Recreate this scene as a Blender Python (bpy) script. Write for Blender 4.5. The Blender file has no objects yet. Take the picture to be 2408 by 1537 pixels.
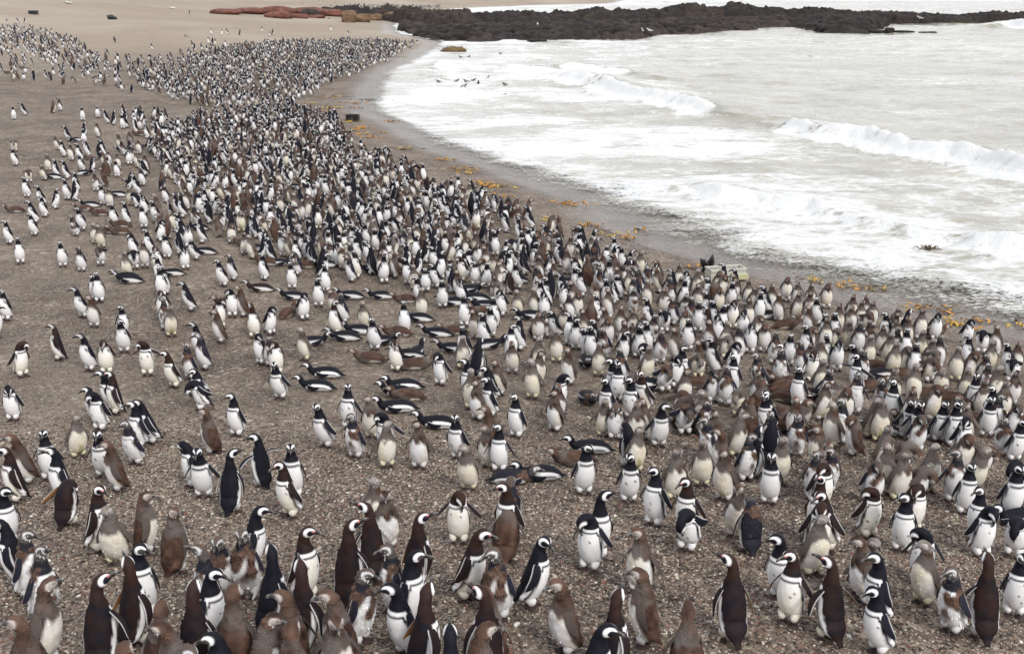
import bpy, math, random
import numpy as np
from mathutils import Matrix, Vector
random.seed(7)
R = np.random.RandomState(11)
sc = bpy.context.scene
col = sc.collection

# ------------------------------------------------------------------ camera
FPX = 2675.0                       # focal length for a 2408 px wide frame
CAMZ = 6.6
PITCH = math.atan(829.0 / FPX)
cd = bpy.data.cameras.new('camera')
cam = bpy.data.objects.new('camera', cd)
col.objects.link(cam)
cam.location = (0, 0, CAMZ)
cam.rotation_euler = (math.pi / 2 - PITCH, 0, 0)
cd.sensor_width = 36.0
cd.lens = FPX / 2408.0 * 36.0
cd.clip_start = 0.1
cd.clip_end = 8000
sc.camera = cam

# ------------------------------------------------------------------ sky, sun, exposure
SUN_EL, SUN_AZ = math.radians(40), math.radians(152)     # azimuth from +Y towards +X
w = bpy.data.worlds.new('World')
sc.world = w
w.use_nodes = True
nt = w.node_tree
nt.nodes.clear()
out = nt.nodes.new('ShaderNodeOutputWorld')
bg = nt.nodes.new('ShaderNodeBackground')
sky = nt.nodes.new('ShaderNodeTexSky')
sky.sky_type = 'NISHITA'
sky.sun_disc = False
sky.sun_elevation = SUN_EL
sky.sun_rotation = SUN_AZ
sky.dust_density = 3.0
hs = nt.nodes.new('ShaderNodeHueSaturation')
hs.inputs['Saturation'].default_value = 0.22
mx = nt.nodes.new('ShaderNodeMix')
mx.data_type = 'RGBA'
mx.inputs['Factor'].default_value = 0.72
mx.inputs['B'].default_value = (9.6, 9.8, 10.2, 1)      # the even white of a closed cloud cover
nt.links.new(sky.outputs[0], hs.inputs['Color'])
nt.links.new(hs.outputs[0], mx.inputs['A'])
nt.links.new(mx.outputs['Result'], bg.inputs['Color'])
nt.links.new(bg.outputs[0], out.inputs['Surface'])
bg.inputs['Strength'].default_value = 0.088
sd = bpy.data.lights.new('sun', 'SUN')
sd.energy = 1.5
sd.angle = math.radians(14)
sd.color = (1.0, 0.95, 0.87)
so = bpy.data.objects.new('sun', sd)
col.objects.link(so)
sdir = Vector((math.sin(SUN_AZ) * math.cos(SUN_EL), math.cos(SUN_AZ) * math.cos(SUN_EL), math.sin(SUN_EL)))
so.rotation_euler = sdir.to_track_quat('Z', 'Y').to_euler()
so.location = (0, 0, 40)
sc.view_settings.view_transform = 'Standard'
sc.view_settings.look = 'None'
sc.view_settings.gamma = 1
sc.view_settings.use_curve_mapping = False
sc.view_settings.exposure = 0.80
sc.render.engine = 'CYCLES'
sc.cycles.use_denoising = True
sc.cycles.sample_clamp_direct = 3.0
sc.cycles.sample_clamp_indirect = 2.0
sc.cycles.max_bounces = 5
sc.cycles.diffuse_bounces = 2
sc.cycles.glossy_bounces = 2
sc.cycles.transparent_max_bounces = 6

# ------------------------------------------------------------------ helpers
def smooth(x, a, b):
    t = np.clip((x - a) / (b - a), 0, 1)
    return t * t * (3 - 2 * t)

class Noise:
    """cheap smooth noise: a sum of sines with random directions, about -1..1"""
    def __init__(self, seed, n=14, lo=0.6, hi=1.7):
        r = np.random.RandomState(seed)
        d = r.normal(size=(n, 3))
        d /= np.linalg.norm(d, axis=1)[:, None]
        self.k = d * r.uniform(lo, hi, (n, 1)) * 2 * math.pi
        self.p = r.uniform(0, 2 * math.pi, n)
        self.n = n
    def __call__(self, P, scale=1.0):
        P = np.asarray(P, float) * scale
        s = np.zeros(P.shape[:-1])
        for k, p in zip(self.k, self.p):
            s += np.sin(P @ k + p)
        return s / math.sqrt(self.n) * 0.9

# value noise on a lattice (2D), for terrain, rock and water
def vnoise(x, y, seed=0):
    xi, yi = np.floor(x).astype(np.int64), np.floor(y).astype(np.int64)
    fx, fy = x - xi, y - yi
    fx = fx * fx * (3 - 2 * fx); fy = fy * fy * (3 - 2 * fy)
    def h(a, b):
        n = (a * 374761393 + b * 668265263 + seed * 1442695041) & 0xffffffff
        n = ((n ^ (n >> 13)) * 1274126177) & 0xffffffff
        return ((n ^ (n >> 16)) & 0xffff) / 32767.5 - 1.0
    a, b, c, d = h(xi, yi), h(xi + 1, yi), h(xi, yi + 1), h(xi + 1, yi + 1)
    return (a * (1 - fx) + b * fx) * (1 - fy) + (c * (1 - fx) + d * fx) * fy

def fbm(x, y, octaves=4, seed=0, gain=0.5):
    s, a, f = 0, 1.0, 1.0
    for o in range(octaves):
        s = s + a * vnoise(x * f, y * f, seed + o * 17)
        a *= gain; f *= 2.03
    return s

def mesh_obj(name, verts, faces, mat, parent=None, cols=None, smooth_shade=True, attrs=None, link=True):
    me = mesh_data(name, verts, faces, mat, cols, smooth_shade, attrs)
    o = bpy.data.objects.new(name, me)
    if link: col.objects.link(o)
    if parent is not None: o.parent = parent
    return o

def mesh_data(name, verts, faces, mat, cols=None, smooth_shade=True, attrs=None):
    """faces: an (n,k) int array, or a list of such arrays"""
    me = bpy.data.meshes.new(name)
    verts = np.asarray(verts, np.float32)
    fl = faces if isinstance(faces, list) else [faces]
    fl = [np.asarray(f, np.int32) for f in fl if len(f)]
    nl = sum(f.size for f in fl); nf = sum(len(f) for f in fl)
    me.vertices.add(len(verts)); me.vertices.foreach_set('co', verts.ravel())
    me.loops.add(nl); me.polygons.add(nf)
    me.loops.foreach_set('vertex_index', np.concatenate([f.ravel() for f in fl]))
    tot = np.concatenate([np.full(len(f), f.shape[1], np.int32) for f in fl])
    st = np.concatenate([[0], np.cumsum(tot)[:-1]]).astype(np.int32)
    me.polygons.foreach_set('loop_start', st)
    me.polygons.foreach_set('loop_total', tot)
    me.polygons.foreach_set('use_smooth', np.full(nf, smooth_shade))
    me.update(calc_edges=True)
    if cols is not None:
        a = me.color_attributes.new('Col', 'FLOAT_COLOR', 'POINT')
        c = np.ones((len(verts), 4), np.float32); c[:, :3] = cols
        a.data.foreach_set('color', c.ravel())
    for k, v in (attrs or {}).items():
        a = me.attributes.new(k, 'FLOAT', 'POINT')
        a.data.foreach_set('value', np.asarray(v, np.float32))
    if mat is not None: me.materials.append(mat)
    return me

def tag(o, label=None, cat=None, group=None, kind=None):
    if label: o['label'] = label
    if cat: o['category'] = cat
    if group: o['group'] = group
    if kind: o['kind'] = kind
    return o

def empty(name, loc, rz=0.0, s=1.0):
    o = bpy.data.objects.new(name, None)
    col.objects.link(o)
    o.location = loc; o.rotation_euler = (0, 0, rz); o.scale = (s, s, s)
    o.empty_display_size = 0.1
    return o

def grid_faces(nu, nv, wrap=False):
    """quads of a (nu rows) x (nv columns) vertex grid"""
    i = np.arange(nu - 1)[:, None]; j = np.arange(nv if wrap else nv - 1)[None, :]
    j2 = (j + 1) % nv
    a = i * nv + j; b = i * nv + j2; c = (i + 1) * nv + j2; d = (i + 1) * nv + j
    return np.stack([a, b, c, d], -1).reshape(-1, 4)

# ------------------------------------------------------------------ node helper
class NT:
    def __init__(self, name):
        self.m = bpy.data.materials.new(name)
        self.m.use_nodes = True
        self.t = self.m.node_tree
        self.b = self.t.nodes['Principled BSDF']
        self.o = self.t.nodes['Material Output']
    def n(self, typ, **kw):
        x = self.t.nodes.new('ShaderNode' + typ)
        for k, v in kw.items(): setattr(x, k, v)
        return x
    def l(self, a, b): self.t.links.new(a, b)
    def val(self, sock, v):
        if hasattr(v, 'is_output'): self.l(v, sock)
        else: sock.default_value = v
    def math(self, op, a, b=0.0, c=None, clamp=False):
        x = self.n('Math', operation=op, use_clamp=clamp)
        self.val(x.inputs[0], a); self.val(x.inputs[1], b)
        if c is not None: self.val(x.inputs[2], c)
        return x.outputs[0]
    def mix(self, f, a, b, blend='MIX'):
        x = self.n('Mix', data_type='RGBA', blend_type=blend)
        self.val(x.inputs['Factor'], f)
        for s, v in (('A', a), ('B', b)):
            if isinstance(v, tuple): v = (*v, 1) if len(v) == 3 else v
            self.val(x.inputs[s], v)
        return x.outputs['Result']
    def ramp(self, f, stops, interp='LINEAR'):
        x = self.n('ValToRGB')
        x.color_ramp.interpolation = interp
        e = x.color_ramp.elements
        while len(e) < len(stops): e.new(0.5)
        for i, (p, c) in enumerate(stops):
            e[i].position = p
            e[i].color = (*c, 1) if isinstance(c, tuple) else (c, c, c, 1)
        self.val(x.inputs[0], f)
        return x.outputs[0]
    def range(self, v, a, b, c=0.0, d=1.0):
        x = self.n('MapRange')
        self.val(x.inputs[0], v)
        for i, q in enumerate((a, b, c, d)): x.inputs[i + 1].default_value = q
        return x.outputs[0]
    def noise(self, vec, scale, detail=3, rough=0.55, dist=0.0):
        x = self.n('TexNoise')
        self.l(vec, x.inputs['Vector'])
        x.inputs['Scale'].default_value = scale; x.inputs['Detail'].default_value = detail
        x.inputs['Roughness'].default_value = rough; x.inputs['Distortion'].default_value = dist
        return x.outputs['Fac']
    def voronoi(self, vec, scale, feature='F1', rnd=1.0):
        x = self.n('TexVoronoi', feature=feature)
        self.l(vec, x.inputs['Vector'])
        x.inputs['Scale'].default_value = scale; x.inputs['Randomness'].default_value = rnd
        return x
    def attr(self, name, typ='GEOMETRY'):
        return self.n('Attribute', attribute_name=name, attribute_type=typ)
    def bump(self, h, strength, dist, normal=None):
        x = self.n('Bump')
        self.l(h, x.inputs['Height'])
        self.val(x.inputs['Strength'], strength); x.inputs['Distance'].default_value = dist
        if normal is not None: self.l(normal, x.inputs['Normal'])
        return x.outputs[0]
    def pos(self): return self.n('NewGeometry').outputs['Position']
    def objpos(self): return self.n('TexCoord').outputs['Object']
    def set(self, **kw):
        for k, v in kw.items():
            k = {'Base': 'Base Color', 'Rough': 'Roughness', 'Spec': 'Specular IOR Level'}.get(k, k)
            if isinstance(v, tuple): v = (*v, 1)
            self.val(self.b.inputs[k], v)
        return self.m

def paint(name, c, rough=0.6, spec=0.4):
    return NT(name).set(Base=c, Rough=rough, Spec=spec)

# ------------------------------------------------------------------ picture <-> place
ct, st_ = math.cos(PITCH), math.sin(PITCH)
def ray(fx, fy):
    """unit-depth ray through a point of the 2408 x 1537 picture"""
    u = (fx - 1204.0) / FPX; v = (768.5 - fy) / FPX
    return np.array([u, ct + v * st_, -st_ + v * ct])
def on_level(fx, fy, z=0.0):
    d = ray(fx, fy)
    k = (z - CAMZ) / d[2]
    return d * k + np.array([0, 0, CAMZ])
def project(P):
    P = np.asarray(P, float)
    x, y, z = P[..., 0], P[..., 1], P[..., 2] - CAMZ
    dep = y * ct - z * st_
    up = y * st_ + z * ct
    return 1204 + FPX * x / dep, 768.5 - FPX * up / dep

# shoreline: where the sea ends on the shingle
SHORE_PX = [(1022, 98), (985, 122), (955, 140), (905, 165), (868, 200), (872, 222), (850, 243), (868, 268), (935, 298), (1000, 333),
            (1100, 375), (1200, 410), (1300, 450), (1385, 485), (1480, 540), (1600, 590), (1760, 636), (1900, 668),
            (2100, 715), (2250, 745), (2408, 785)]
sp = np.array([on_level(*p)[:2] for p in SHORE_PX])
sp = sp[np.argsort(sp[:, 1])]
SY = np.concatenate([[-40, 5, 14], sp[:, 1], [136, 160, 190, 236, 262, 276, 320, 3000]])
SX = np.concatenate([[60, 22.5, 15.5], sp[:, 0], [-14, -17, -16, -13, 4, 22, 30, 400]])
def shore_x(y): return np.interp(y, SY, SX)
BY = [-60, 2, 6.7, 8, 10.3, 13.6, 19.5, 26, 60, 90, 150, 3000]
BZ = [3.0, 2.75, 2.25, 1.98, 1.45, 0.90, 0.50, 0.46, 0.50, 0.7, 1.0, 2.0]
def terrain(x, y):
    x = np.asarray(x, float); y = np.asarray(y, float)
    # soften the piecewise base profile
    base = (np.interp(y - 1, BY, BZ) + np.interp(y, BY, BZ) + np.interp(y + 1, BY, BZ)) / 3
    sx = (shore_x(y - 1.5) + shore_x(y) + shore_x(y + 1.5)) / 3
    inland = sx - x
    sl = np.interp(y, [8, 22, 60], [0.10, 0.06, 0.05])
    zs = np.where(inland > 0, inland * sl, inland * 0.05)
    zs = zs + 0.018 * fbm(x * 0.35, y * 0.35, 3, 5) * smooth(y, 10, 20) * (1 - smooth(inland, 6, 12))
    k = 0.25
    hh = np.clip(0.5 + 0.5 * (base - zs) / k, 0, 1)
    z = base * (1 - hh) + zs * hh - k * hh * (1 - hh)
    z = z + 0.03 * fbm(x * 0.25, y * 0.25, 3, 9) * smooth(inland, 2, 8)
    z = z + smooth(inland, 10, 40) * smooth(y, 60, 130) * (0.9 + 0.7 * fbm(x * 0.02, y * 0.02, 3, 3))
    # the higher gravel bank on the far left
    z = z + 2.2 * smooth(-x, 45, 80) * smooth(y, 80, 150)
    return np.maximum(z, -1.8)
def ground_at(fx, fy, h=0.0):
    """the ground point over which a height h shows at picture point (fx, fy)"""
    d = ray(fx, fy)
    ks = np.concatenate([np.linspace(4, 40, 500), np.geomspace(40.1, 900, 900)])
    Pz = CAMZ + d[2] * ks
    g = Pz - h - terrain(d[0] * ks, d[1] * ks)
    i = int(np.argmax(g < 0)) if (g < 0).any() else len(ks) - 1
    lo, hi = ks[max(i - 1, 0)], ks[i]
    for _ in range(18):
        m = (lo + hi) / 2
        if CAMZ + d[2] * m - h - float(terrain(d[0] * m, d[1] * m)) > 0: lo = m
        else: hi = m
    P = d * hi + np.array([0, 0, CAMZ])
    return np.array([P[0], P[1], float(terrain(P[0], P[1]))])
# ------------------------------------------------------------------ ground
def polar_grid(az0, az1, na, r0, r1, nr, cy=-15.0):
    az = np.linspace(math.radians(az0), math.radians(az1), na)
    r = np.geomspace(r0, r1, nr)
    A, Rr = np.meshgrid(az, r)
    return np.sin(A) * Rr, cy + np.cos(A) * Rr
gx, gy = polar_grid(-62, 62, 430, 9.0, 3200.0, 430)
gz = terrain(gx, gy)
inl = shore_x(gy) - gx
pebb = 1 - smooth(gy + 0.5 * inl, 70, 120)           # shingle gives way to sand in the distance
m = NT('shingle')
P = m.pos()
A = m.attr('wet').outputs['Fac']; B = m.attr('pebble').outputs['Fac']
warp = m.noise(P, 0.6, 2)
v1 = m.voronoi(P, 34.0)
v2 = m.voronoi(P, 17.0)
v3 = m.voronoi(P, 7.5)
tone = [(0.0, (.022, .016, .015)), (.15, (.058, .042, .035)), (.32, (.115, .082, .062)), (.50, (.195, .148, .112)),
        (.60, (.15, .058, .042)), (.65, (.22, .175, .145)), (.80, (.33, .27, .215)), (.93, (.42, .37, .31)), (.99, (.62, .60, .56))]
def sepr(c):
    s = m.n('SeparateColor'); m.l(c, s.inputs[0]); return s.outputs
c1 = m.ramp(sepr(v1.outputs['Color'])[0], tone, 'CONSTANT')
c2 = m.ramp(sepr(v2.outputs['Color'])[1], tone, 'CONSTANT')
c3 = m.ramp(sepr(v3.outputs['Color'])[0], tone, 'CONSTANT')
edge = m.range(v1.outputs['Distance'], 0.22, 0.60, 1.0, 0.12)
peb = m.mix(m.math('MULTIPLY', edge, 1.0), (.012, .009, .008), c1)
D = m.n('CameraData')
# coarser stones take over where the finest are below what one can tell apart: clumps of sizes in the real bank
patch = m.noise(P, 2.2, 4, .7)
peb = m.mix(m.range(m.noise(P, 1.3, 3), .42, .62), peb, m.mix(.55, peb, c2))
peb = m.mix(m.range(m.noise(P, .5, 3), .50, .75, 0, .5), peb, c3)
peb = m.mix(m.range(patch, .35, .7, 0.0, .22), peb, (.30, .235, .18))
sand = m.mix(m.noise(P, 1.1, 6, .75), (.18, .142, .108), (.32, .265, .21))
sand = m.mix(m.range(m.noise(P, 6.0, 2, .8), .5, .75, 0, .6), sand, (.13, .10, .08))
sand = m.mix(m.range(m.noise(P, 0.05, 4), .45, .7, 0, .35), sand, (.46, .42, .37))
far = m.math('MULTIPLY', m.range(m.noise(P, .25, 4), .3, .6, .0, .35), 1.0)
base = m.mix(B, sand, peb)
base = m.mix(far, base, m.mix(.5, base, (.34, .29, .235)))
wetc = m.mix(A, base, m.mix(.28, base, (.030, .024, .019)))
m.l(wetc, m.b.inputs['Base Color'])
rough = m.math('SUBTRACT', .85, m.math('MULTIPLY', A, .50))
hgt = m.math('ADD', m.math('MULTIPLY', m.range(v1.outputs['Distance'], 0, .6, 1, 0), .6), m.math('MULTIPLY', m.range(v2.outputs['Distance'], 0, .6, 1, 0), .5))
m.set(Rough=rough, Spec=m.math('ADD', .25, m.math('MULTIPLY', A, .35)))
m.l(m.bump(hgt, 1.0, .016), m.b.inputs['Normal'])
M_GROUND = m.m
wet = (1 - smooth(gz, 0.02, 0.09)) * (gy > 5)
me = mesh_obj('shingle_beach', np.stack([gx, gy, gz], -1).reshape(-1, 3), grid_faces(430, 430)[:, ::-1], M_GROUND,
              attrs={'wet': wet.ravel(), 'pebble': pebb.ravel()})
tag(me, kind='structure')

# ------------------------------------------------------------------ loose pebbles lying on the beach near the viewer
pm = NT('pebble_stone')
pc = pm.attr('pcol', 'INSTANCER').outputs['Fac']
prnd = pm.attr('pcol', 'INSTANCER').outputs['Fac']
pcc = pm.ramp(pc, tone, 'CONSTANT')
pp = pm.objpos()
pm.l(pm.mix(pm.range(pm.noise(pp, 2.0, 3), .4, .7, 0, .35), pcc, (.05, .04, .035)), pm.b.inputs['Base Color'])
pm.set(Rough=.6, Spec=.35)
def ico(sub):
    import bmesh
    bm = bmesh.new(); bmesh.ops.create_icosphere(bm, subdivisions=sub, radius=1.0)
    v = np.array([q.co[:] for q in bm.verts]); f = np.array([[q.index for q in p.verts] for p in bm.faces]); bm.free()
    return v, f
iv, if_ = ico(1)
n = 185000
ry = np.sqrt(R.uniform(4.6 ** 2, 15.5 ** 2, n)); rx = R.uniform(-1, 1, n) * (ry * .52 + 1.2)
keep = R.uniform(size=n) < (1 - smooth(ry, 11.5, 15.5))
rx, ry = rx[keep], ry[keep]; n = len(rx)
size = R.lognormal(math.log(.0095), .33, n).clip(.005, .026)
rz = terrain(rx, ry) + size * .28
pts = bpy.data.meshes.new('pebble_points')
pts.vertices.add(n); pts.vertices.foreach_set('co', np.stack([rx, ry, rz], -1).astype(np.float32).ravel())
for nm, vals in (('psize', size), ('pcol', R.uniform(0, 1, n))):
    a = pts.attributes.new(nm, 'FLOAT', 'POINT'); a.data.foreach_set('value', vals.astype(np.float32))
a = pts.attributes.new('prot', 'FLOAT_VECTOR', 'POINT')
rot = np.stack([R.normal(0, .25, n), R.normal(0, .25, n), R.uniform(0, 6.28, n)], -1)
a.data.foreach_set('vector', rot.astype(np.float32).ravel())
a = pts.attributes.new('pscl', 'FLOAT_VECTOR', 'POINT')
sc3 = np.stack([size * R.uniform(1.0, 1.5, n), size * R.uniform(.75, 1.05, n), size * R.uniform(.45, .7, n)], -1)
a.data.foreach_set('vector', sc3.astype(np.float32).ravel())
pebble = mesh_obj('pebble', iv * (1 + .10 * Noise(4)(iv)[:, None]), if_, pm.m, link=False)
po = bpy.data.objects.new('loose_pebbles', pts); col.objects.link(po); tag(po, kind='stuff')
ng = bpy.data.node_groups.new('scatter_pebbles', 'GeometryNodeTree')
ng.interface.new_socket('Geometry', in_out='INPUT', socket_type='NodeSocketGeometry')
ng.interface.new_socket('Geometry', in_out='OUTPUT', socket_type='NodeSocketGeometry')
gi, go = ng.nodes.new('NodeGroupInput'), ng.nodes.new('NodeGroupOutput')
iop = ng.nodes.new('GeometryNodeInstanceOnPoints'); oi = ng.nodes.new('GeometryNodeObjectInfo')
oi.inputs['Object'].default_value = pebble
def gattr(nm):
    x = ng.nodes.new('GeometryNodeInputNamedAttribute'); x.data_type = 'FLOAT_VECTOR'; x.inputs['Name'].default_value = nm
    return x.outputs['Attribute']
L = ng.links.new
L(gi.outputs[0], iop.inputs['Points']); L(oi.outputs['Geometry'], iop.inputs['Instance'])
L(gattr('prot'), iop.inputs['Rotation']); L(gattr('pscl'), iop.inputs['Scale']); L(iop.outputs[0], go.inputs[0])
po.modifiers.new('scatter', 'NODES').node_group = ng

# ------------------------------------------------------------------ sea
# breakers: crest lines in the picture, their height, width and strength of foam along the line
BREAK = [
    ([(1615, 425, 0), (1660, 436, .5), (1720, 448, .9), (1775, 452, .52), (1830, 458, .46), (1890, 466, .8), (1960, 488, .35), (2050, 508, .4), (2150, 530, .35), (2260, 548, .3), (2330, 560, .5), (2420, 575, .7)], .50, .55),
    ([(1842, 285, .2), (1870, 292, .8), (1940, 305, 1), (2040, 318, 1), (2130, 334, .9), (2220, 350, 1), (2300, 362, 1), (2380, 382, 1), (2440, 400, 1)], .50, .80),
    ([(1170, 152, .0), (1200, 156, .6), (1250, 160, .8), (1310, 164, .5), (1350, 178, .7), (1400, 190, 1), (1460, 205, 1), (1520, 220, 1), (1590, 234, .9), (1650, 248, .8), (1700, 262, .34), (1750, 266, .3), (1790, 268, .1)], .55, .9),
    ([(1290, 150, .2), (1340, 150, .8), (1400, 154, .7), (1460, 162, .5), (1530, 168, .2)], .4, 1.0),
    ([(1020, 162, .3), (1040, 152, 1), (1062, 150, .6)], .6, .9),
    ([(1040, 178, .3), (1055, 172, 1), (1070, 170, .4)], .4, .7),
    ([(2340, 62, .3), (2375, 60, 1), (2420, 64, 1)], .9, 1.4),
]
az_ = np.linspace(math.radians(-40), math.radians(58), 660)
rr_ = np.concatenate([np.geomspace(26.0, 330.0, 860), np.geomspace(345, 3200, 30)])
A_, R_ = np.meshgrid(az_, rr_)
wx, wy = np.sin(A_) * R_, -15 + np.cos(A_) * R_
m_in = shore_x(wy) - wx
near_sh = smooth(-m_in, -1.5, 9)
hz = 0.05 * fbm(wx * .35, wy * .9, 3, 31) + .035 * fbm(wx * 1.1, wy * 1.6, 3, 37) + .10 * np.sin(wy * .42 + .25 * wx + 2.2 * fbm(wx * .05, wy * .05, 2, 41)) * smooth(wy, 30, 80)
hz = hz * smooth(-m_in, 0, 10) + .012 * fbm(wx * 1.3, wy * 1.3, 2, 77) * np.exp(-wy / 60)
foam = np.zeros_like(wx); green = np.zeros_like(wx)
for line, hgt_, wid in BREAK:
    pts_ = np.array([np.append(on_level(a, b, .3)[:2], s) for a, b, s in line])
    # fine resample with a wobble
    t = np.linspace(0, len(pts_) - 1, len(pts_) * 14)
    q = np.stack([np.interp(t, np.arange(len(pts_)), pts_[:, k]) for k in range(3)], -1)
    q[:, 0] += .25 * vnoise(t * 1.7, t * 0, 3); q[:, 1] += .35 * vnoise(t * 1.3, t * 0 + 5, 8)
    lo, hi = q[:, :2].min(0) - 9, q[:, :2].max(0) + 9
    sel = (wx > lo[0]) & (wx < hi[0]) & (wy > lo[1]) & (wy < hi[1])
    if not sel.any(): continue
    X, Y = wx[sel], wy[sel]
    best = np.full(X.shape, 1e9); sd_ = np.zeros_like(X); st2 = np.zeros_like(X)
    for i in range(len(q) - 1):
        a0, b0 = q[i, :2], q[i + 1, :2]; e = b0 - a0; L2 = max((e ** 2).sum(), 1e-9)
        tt = np.clip(((X - a0[0]) * e[0] + (Y - a0[1]) * e[1]) / L2, 0, 1)
        dx, dy = X - a0[0] - tt * e[0], Y - a0[1] - tt * e[1]
        d = np.hypot(dx, dy)
        sgn = np.sign(e[0] * dy - e[1] * dx)      # + seaward (left of the line's run), - shoreward
        u = d < best
        best = np.where(u, d, best); sd_ = np.where(u, sgn * d, sd_)
        st2 = np.where(u, q[i, 2] + tt * (q[i + 1, 2] - q[i, 2]), st2)
    stg = np.clip(st2 * (1 + .22 * vnoise(X * .8, Y * .8, 12)), 0, 1.2)
    back = np.exp(-np.clip(sd_, 0, None) ** 2 / (2 * (2.1 * wid) ** 2))
    front = np.exp(-np.clip(-sd_, 0, None) ** 2 / (2 * (.34 * wid) ** 2))
    prof = np.where(sd_ > 0, back, front) * hgt_ * (.25 + .75 * stg)
    lump = (.10 * (1 - np.abs(fbm(X * 2.1, Y * 2.1, 3, 51))) + .13 * np.abs(fbm(X * 5, Y * 5, 3, 61))) * stg
    fr = smooth(-sd_, -.35 * wid, .1 * wid) * (1 - smooth(-sd_, 1.2 * wid, 2.6 * wid)) * smooth(stg, .28, .6)
    end = np.minimum(1, np.minimum(1, 1))
    hz[sel] += (prof * smooth(best, 12, 6) + np.abs(lump) * fr * 1.6 * hgt_)
    fr = fr * (1.1 + .5 * fbm(X * .9, Y * .9, 3, 71))
    trail = .32 * smooth(sd_, 0, .4) * (1 - smooth(sd_, 1.2, 6 * wid)) * stg
    trail2 = .30 * smooth(-sd_, 1.2 * wid, 2.0 * wid) * (1 - smooth(-sd_, 3 * wid, 8 * wid)) * stg
    foam[sel] = np.maximum(foam[sel], np.maximum(fr, np.maximum(trail, trail2)))
    g = np.exp(-(sd_ / (.5 * wid)) ** 2) * (1 - np.clip(fr * 1.2 - .1, 0, 1)) * smooth(stg, .15, .4)
    green[sel] = np.maximum(green[sel], g)
# the broad sheet of spent foam along the shingle
out_ = -m_in * .72
narrow = np.interp(wy, [22, 35, 50], [1, .62, .30])
outn = out_ / narrow
sheet = smooth(outn, 1.0, 2.6) * (1 - smooth(out_, 5, 13 + wy * .12))
sheet = sheet * (.60 + .30 * fbm(wx * .22, wy * .22, 3, 91))
foam = np.maximum(foam, sheet * .95)
foam = np.maximum(foam, .24 + .20 * fbm(wx * .05, wy * .12, 3, 95))
rockf = smooth(wy, 95, 112) * (1 - smooth(wy, 118, 135)) * .35 * smooth(wx, -20, 5)
foam = np.maximum(foam, rockf)
thin = 1 - np.clip((outn + .6 * fbm(wx * .5, wy * .5, 3, 15) - .1) / 4.2, 0, 1)
wm = NT('sea_water')
P = wm.pos()
fo = wm.attr('foam').outputs['Fac']; th = wm.attr('thin').outputs['Fac']; gr = wm.attr('green').outputs['Fac']
mp = wm.n('Mapping'); wm.l(P, mp.inputs['Vector']); mp.inputs['Rotation'].default_value = (0, 0, math.radians(-14)); mp.inputs['Scale'].default_value = (.55, 1.0, 1.0)
V = mp.outputs[0]
n1 = wm.noise(V, 1.5, 6, .68, .6); n2 = wm.noise(V, .35, 5, .6, 1.0); n3 = wm.noise(V, 7.0, 4, .7)
cell = wm.voronoi(V, 2.2, 'DISTANCE_TO_EDGE').outputs['Distance']
lace = wm.range(cell, .0, .14, 1.0, 0.0)
nn = wm.math('ADD', wm.math('MULTIPLY', n1, .62), wm.math('MULTIPLY', n2, .38))
nn = wm.math('ADD', nn, wm.math('MULTIPLY', wm.math('SUBTRACT', n3, .5), .35))
f0 = wm.math('ADD', wm.math('MULTIPLY', fo, .50), wm.math('MULTIPLY', wm.math('SUBTRACT', nn, .66), 1.3))
f0 = wm.math('ADD', f0, wm.math('MULTIPLY', lace, wm.math('MULTIPLY', fo, .12)))
fm = wm.range(f0, -.04, .15)
body = wm.mix(wm.range(n2, .35, .65), (.235, .222, .180), (.330, .312, .262))
body = wm.mix(wm.math('MULTIPLY', gr, .8), body, (.065, .072, .034))
wcol = wm.mix(fm, body, (.60, .61, .62))
wm.l(wcol, wm.b.inputs['Base Color'])
wm.set(Rough=wm.range(fm, 0, 1, .13, .7), Spec=.6)
wv = wm.n('TexWave'); 
hb = wm.math('ADD', wm.math('MULTIPLY', wm.noise(V, 3.0, 6, .7, .3), .8), wm.math('MULTIPLY', wm.noise(V, .9, 4, .6), 1.4))
b1 = wm.bump(hb, .55, .10)
b2 = wm.bump(wm.noise(P, 9.0, 4, .8), wm.math('MULTIPLY', fm, .5), .10, b1)
wm.l(b2, wm.b.inputs['Normal'])
tr = wm.n('BsdfTransparent'); ms = wm.n('MixShader')
spk = wm.noise(V, 13.0, 3, .8)
cov = wm.range(wm.math('ADD', wm.math('SUBTRACT', 1.0, th), wm.math('ADD', wm.math('MULTIPLY', wm.math('SUBTRACT', spk, .5), 2.2), wm.math('MULTIPLY', wm.math('SUBTRACT', n1, .5), 1.0))), .20, .55, 0.03, 1.0)
wm.l(cov, ms.inputs[0]); wm.l(tr.outputs[0], ms.inputs[1]); wm.l(wm.b.outputs[0], ms.inputs[2]); wm.l(ms.outputs[0], wm.o.inputs['Surface'])
keepv = (m_in < 2.2)
F = grid_faces(890, 660)[:, ::-1]
F = F[keepv.ravel()[F].all(1)]
hz = hz + .012
sea = mesh_obj('sea', np.stack([wx, wy, hz], -1).reshape(-1, 3), F, wm.m, attrs={'foam': foam.ravel(), 'thin': thin.ravel(), 'green': green.ravel()})
tag(sea, kind='structure')

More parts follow.
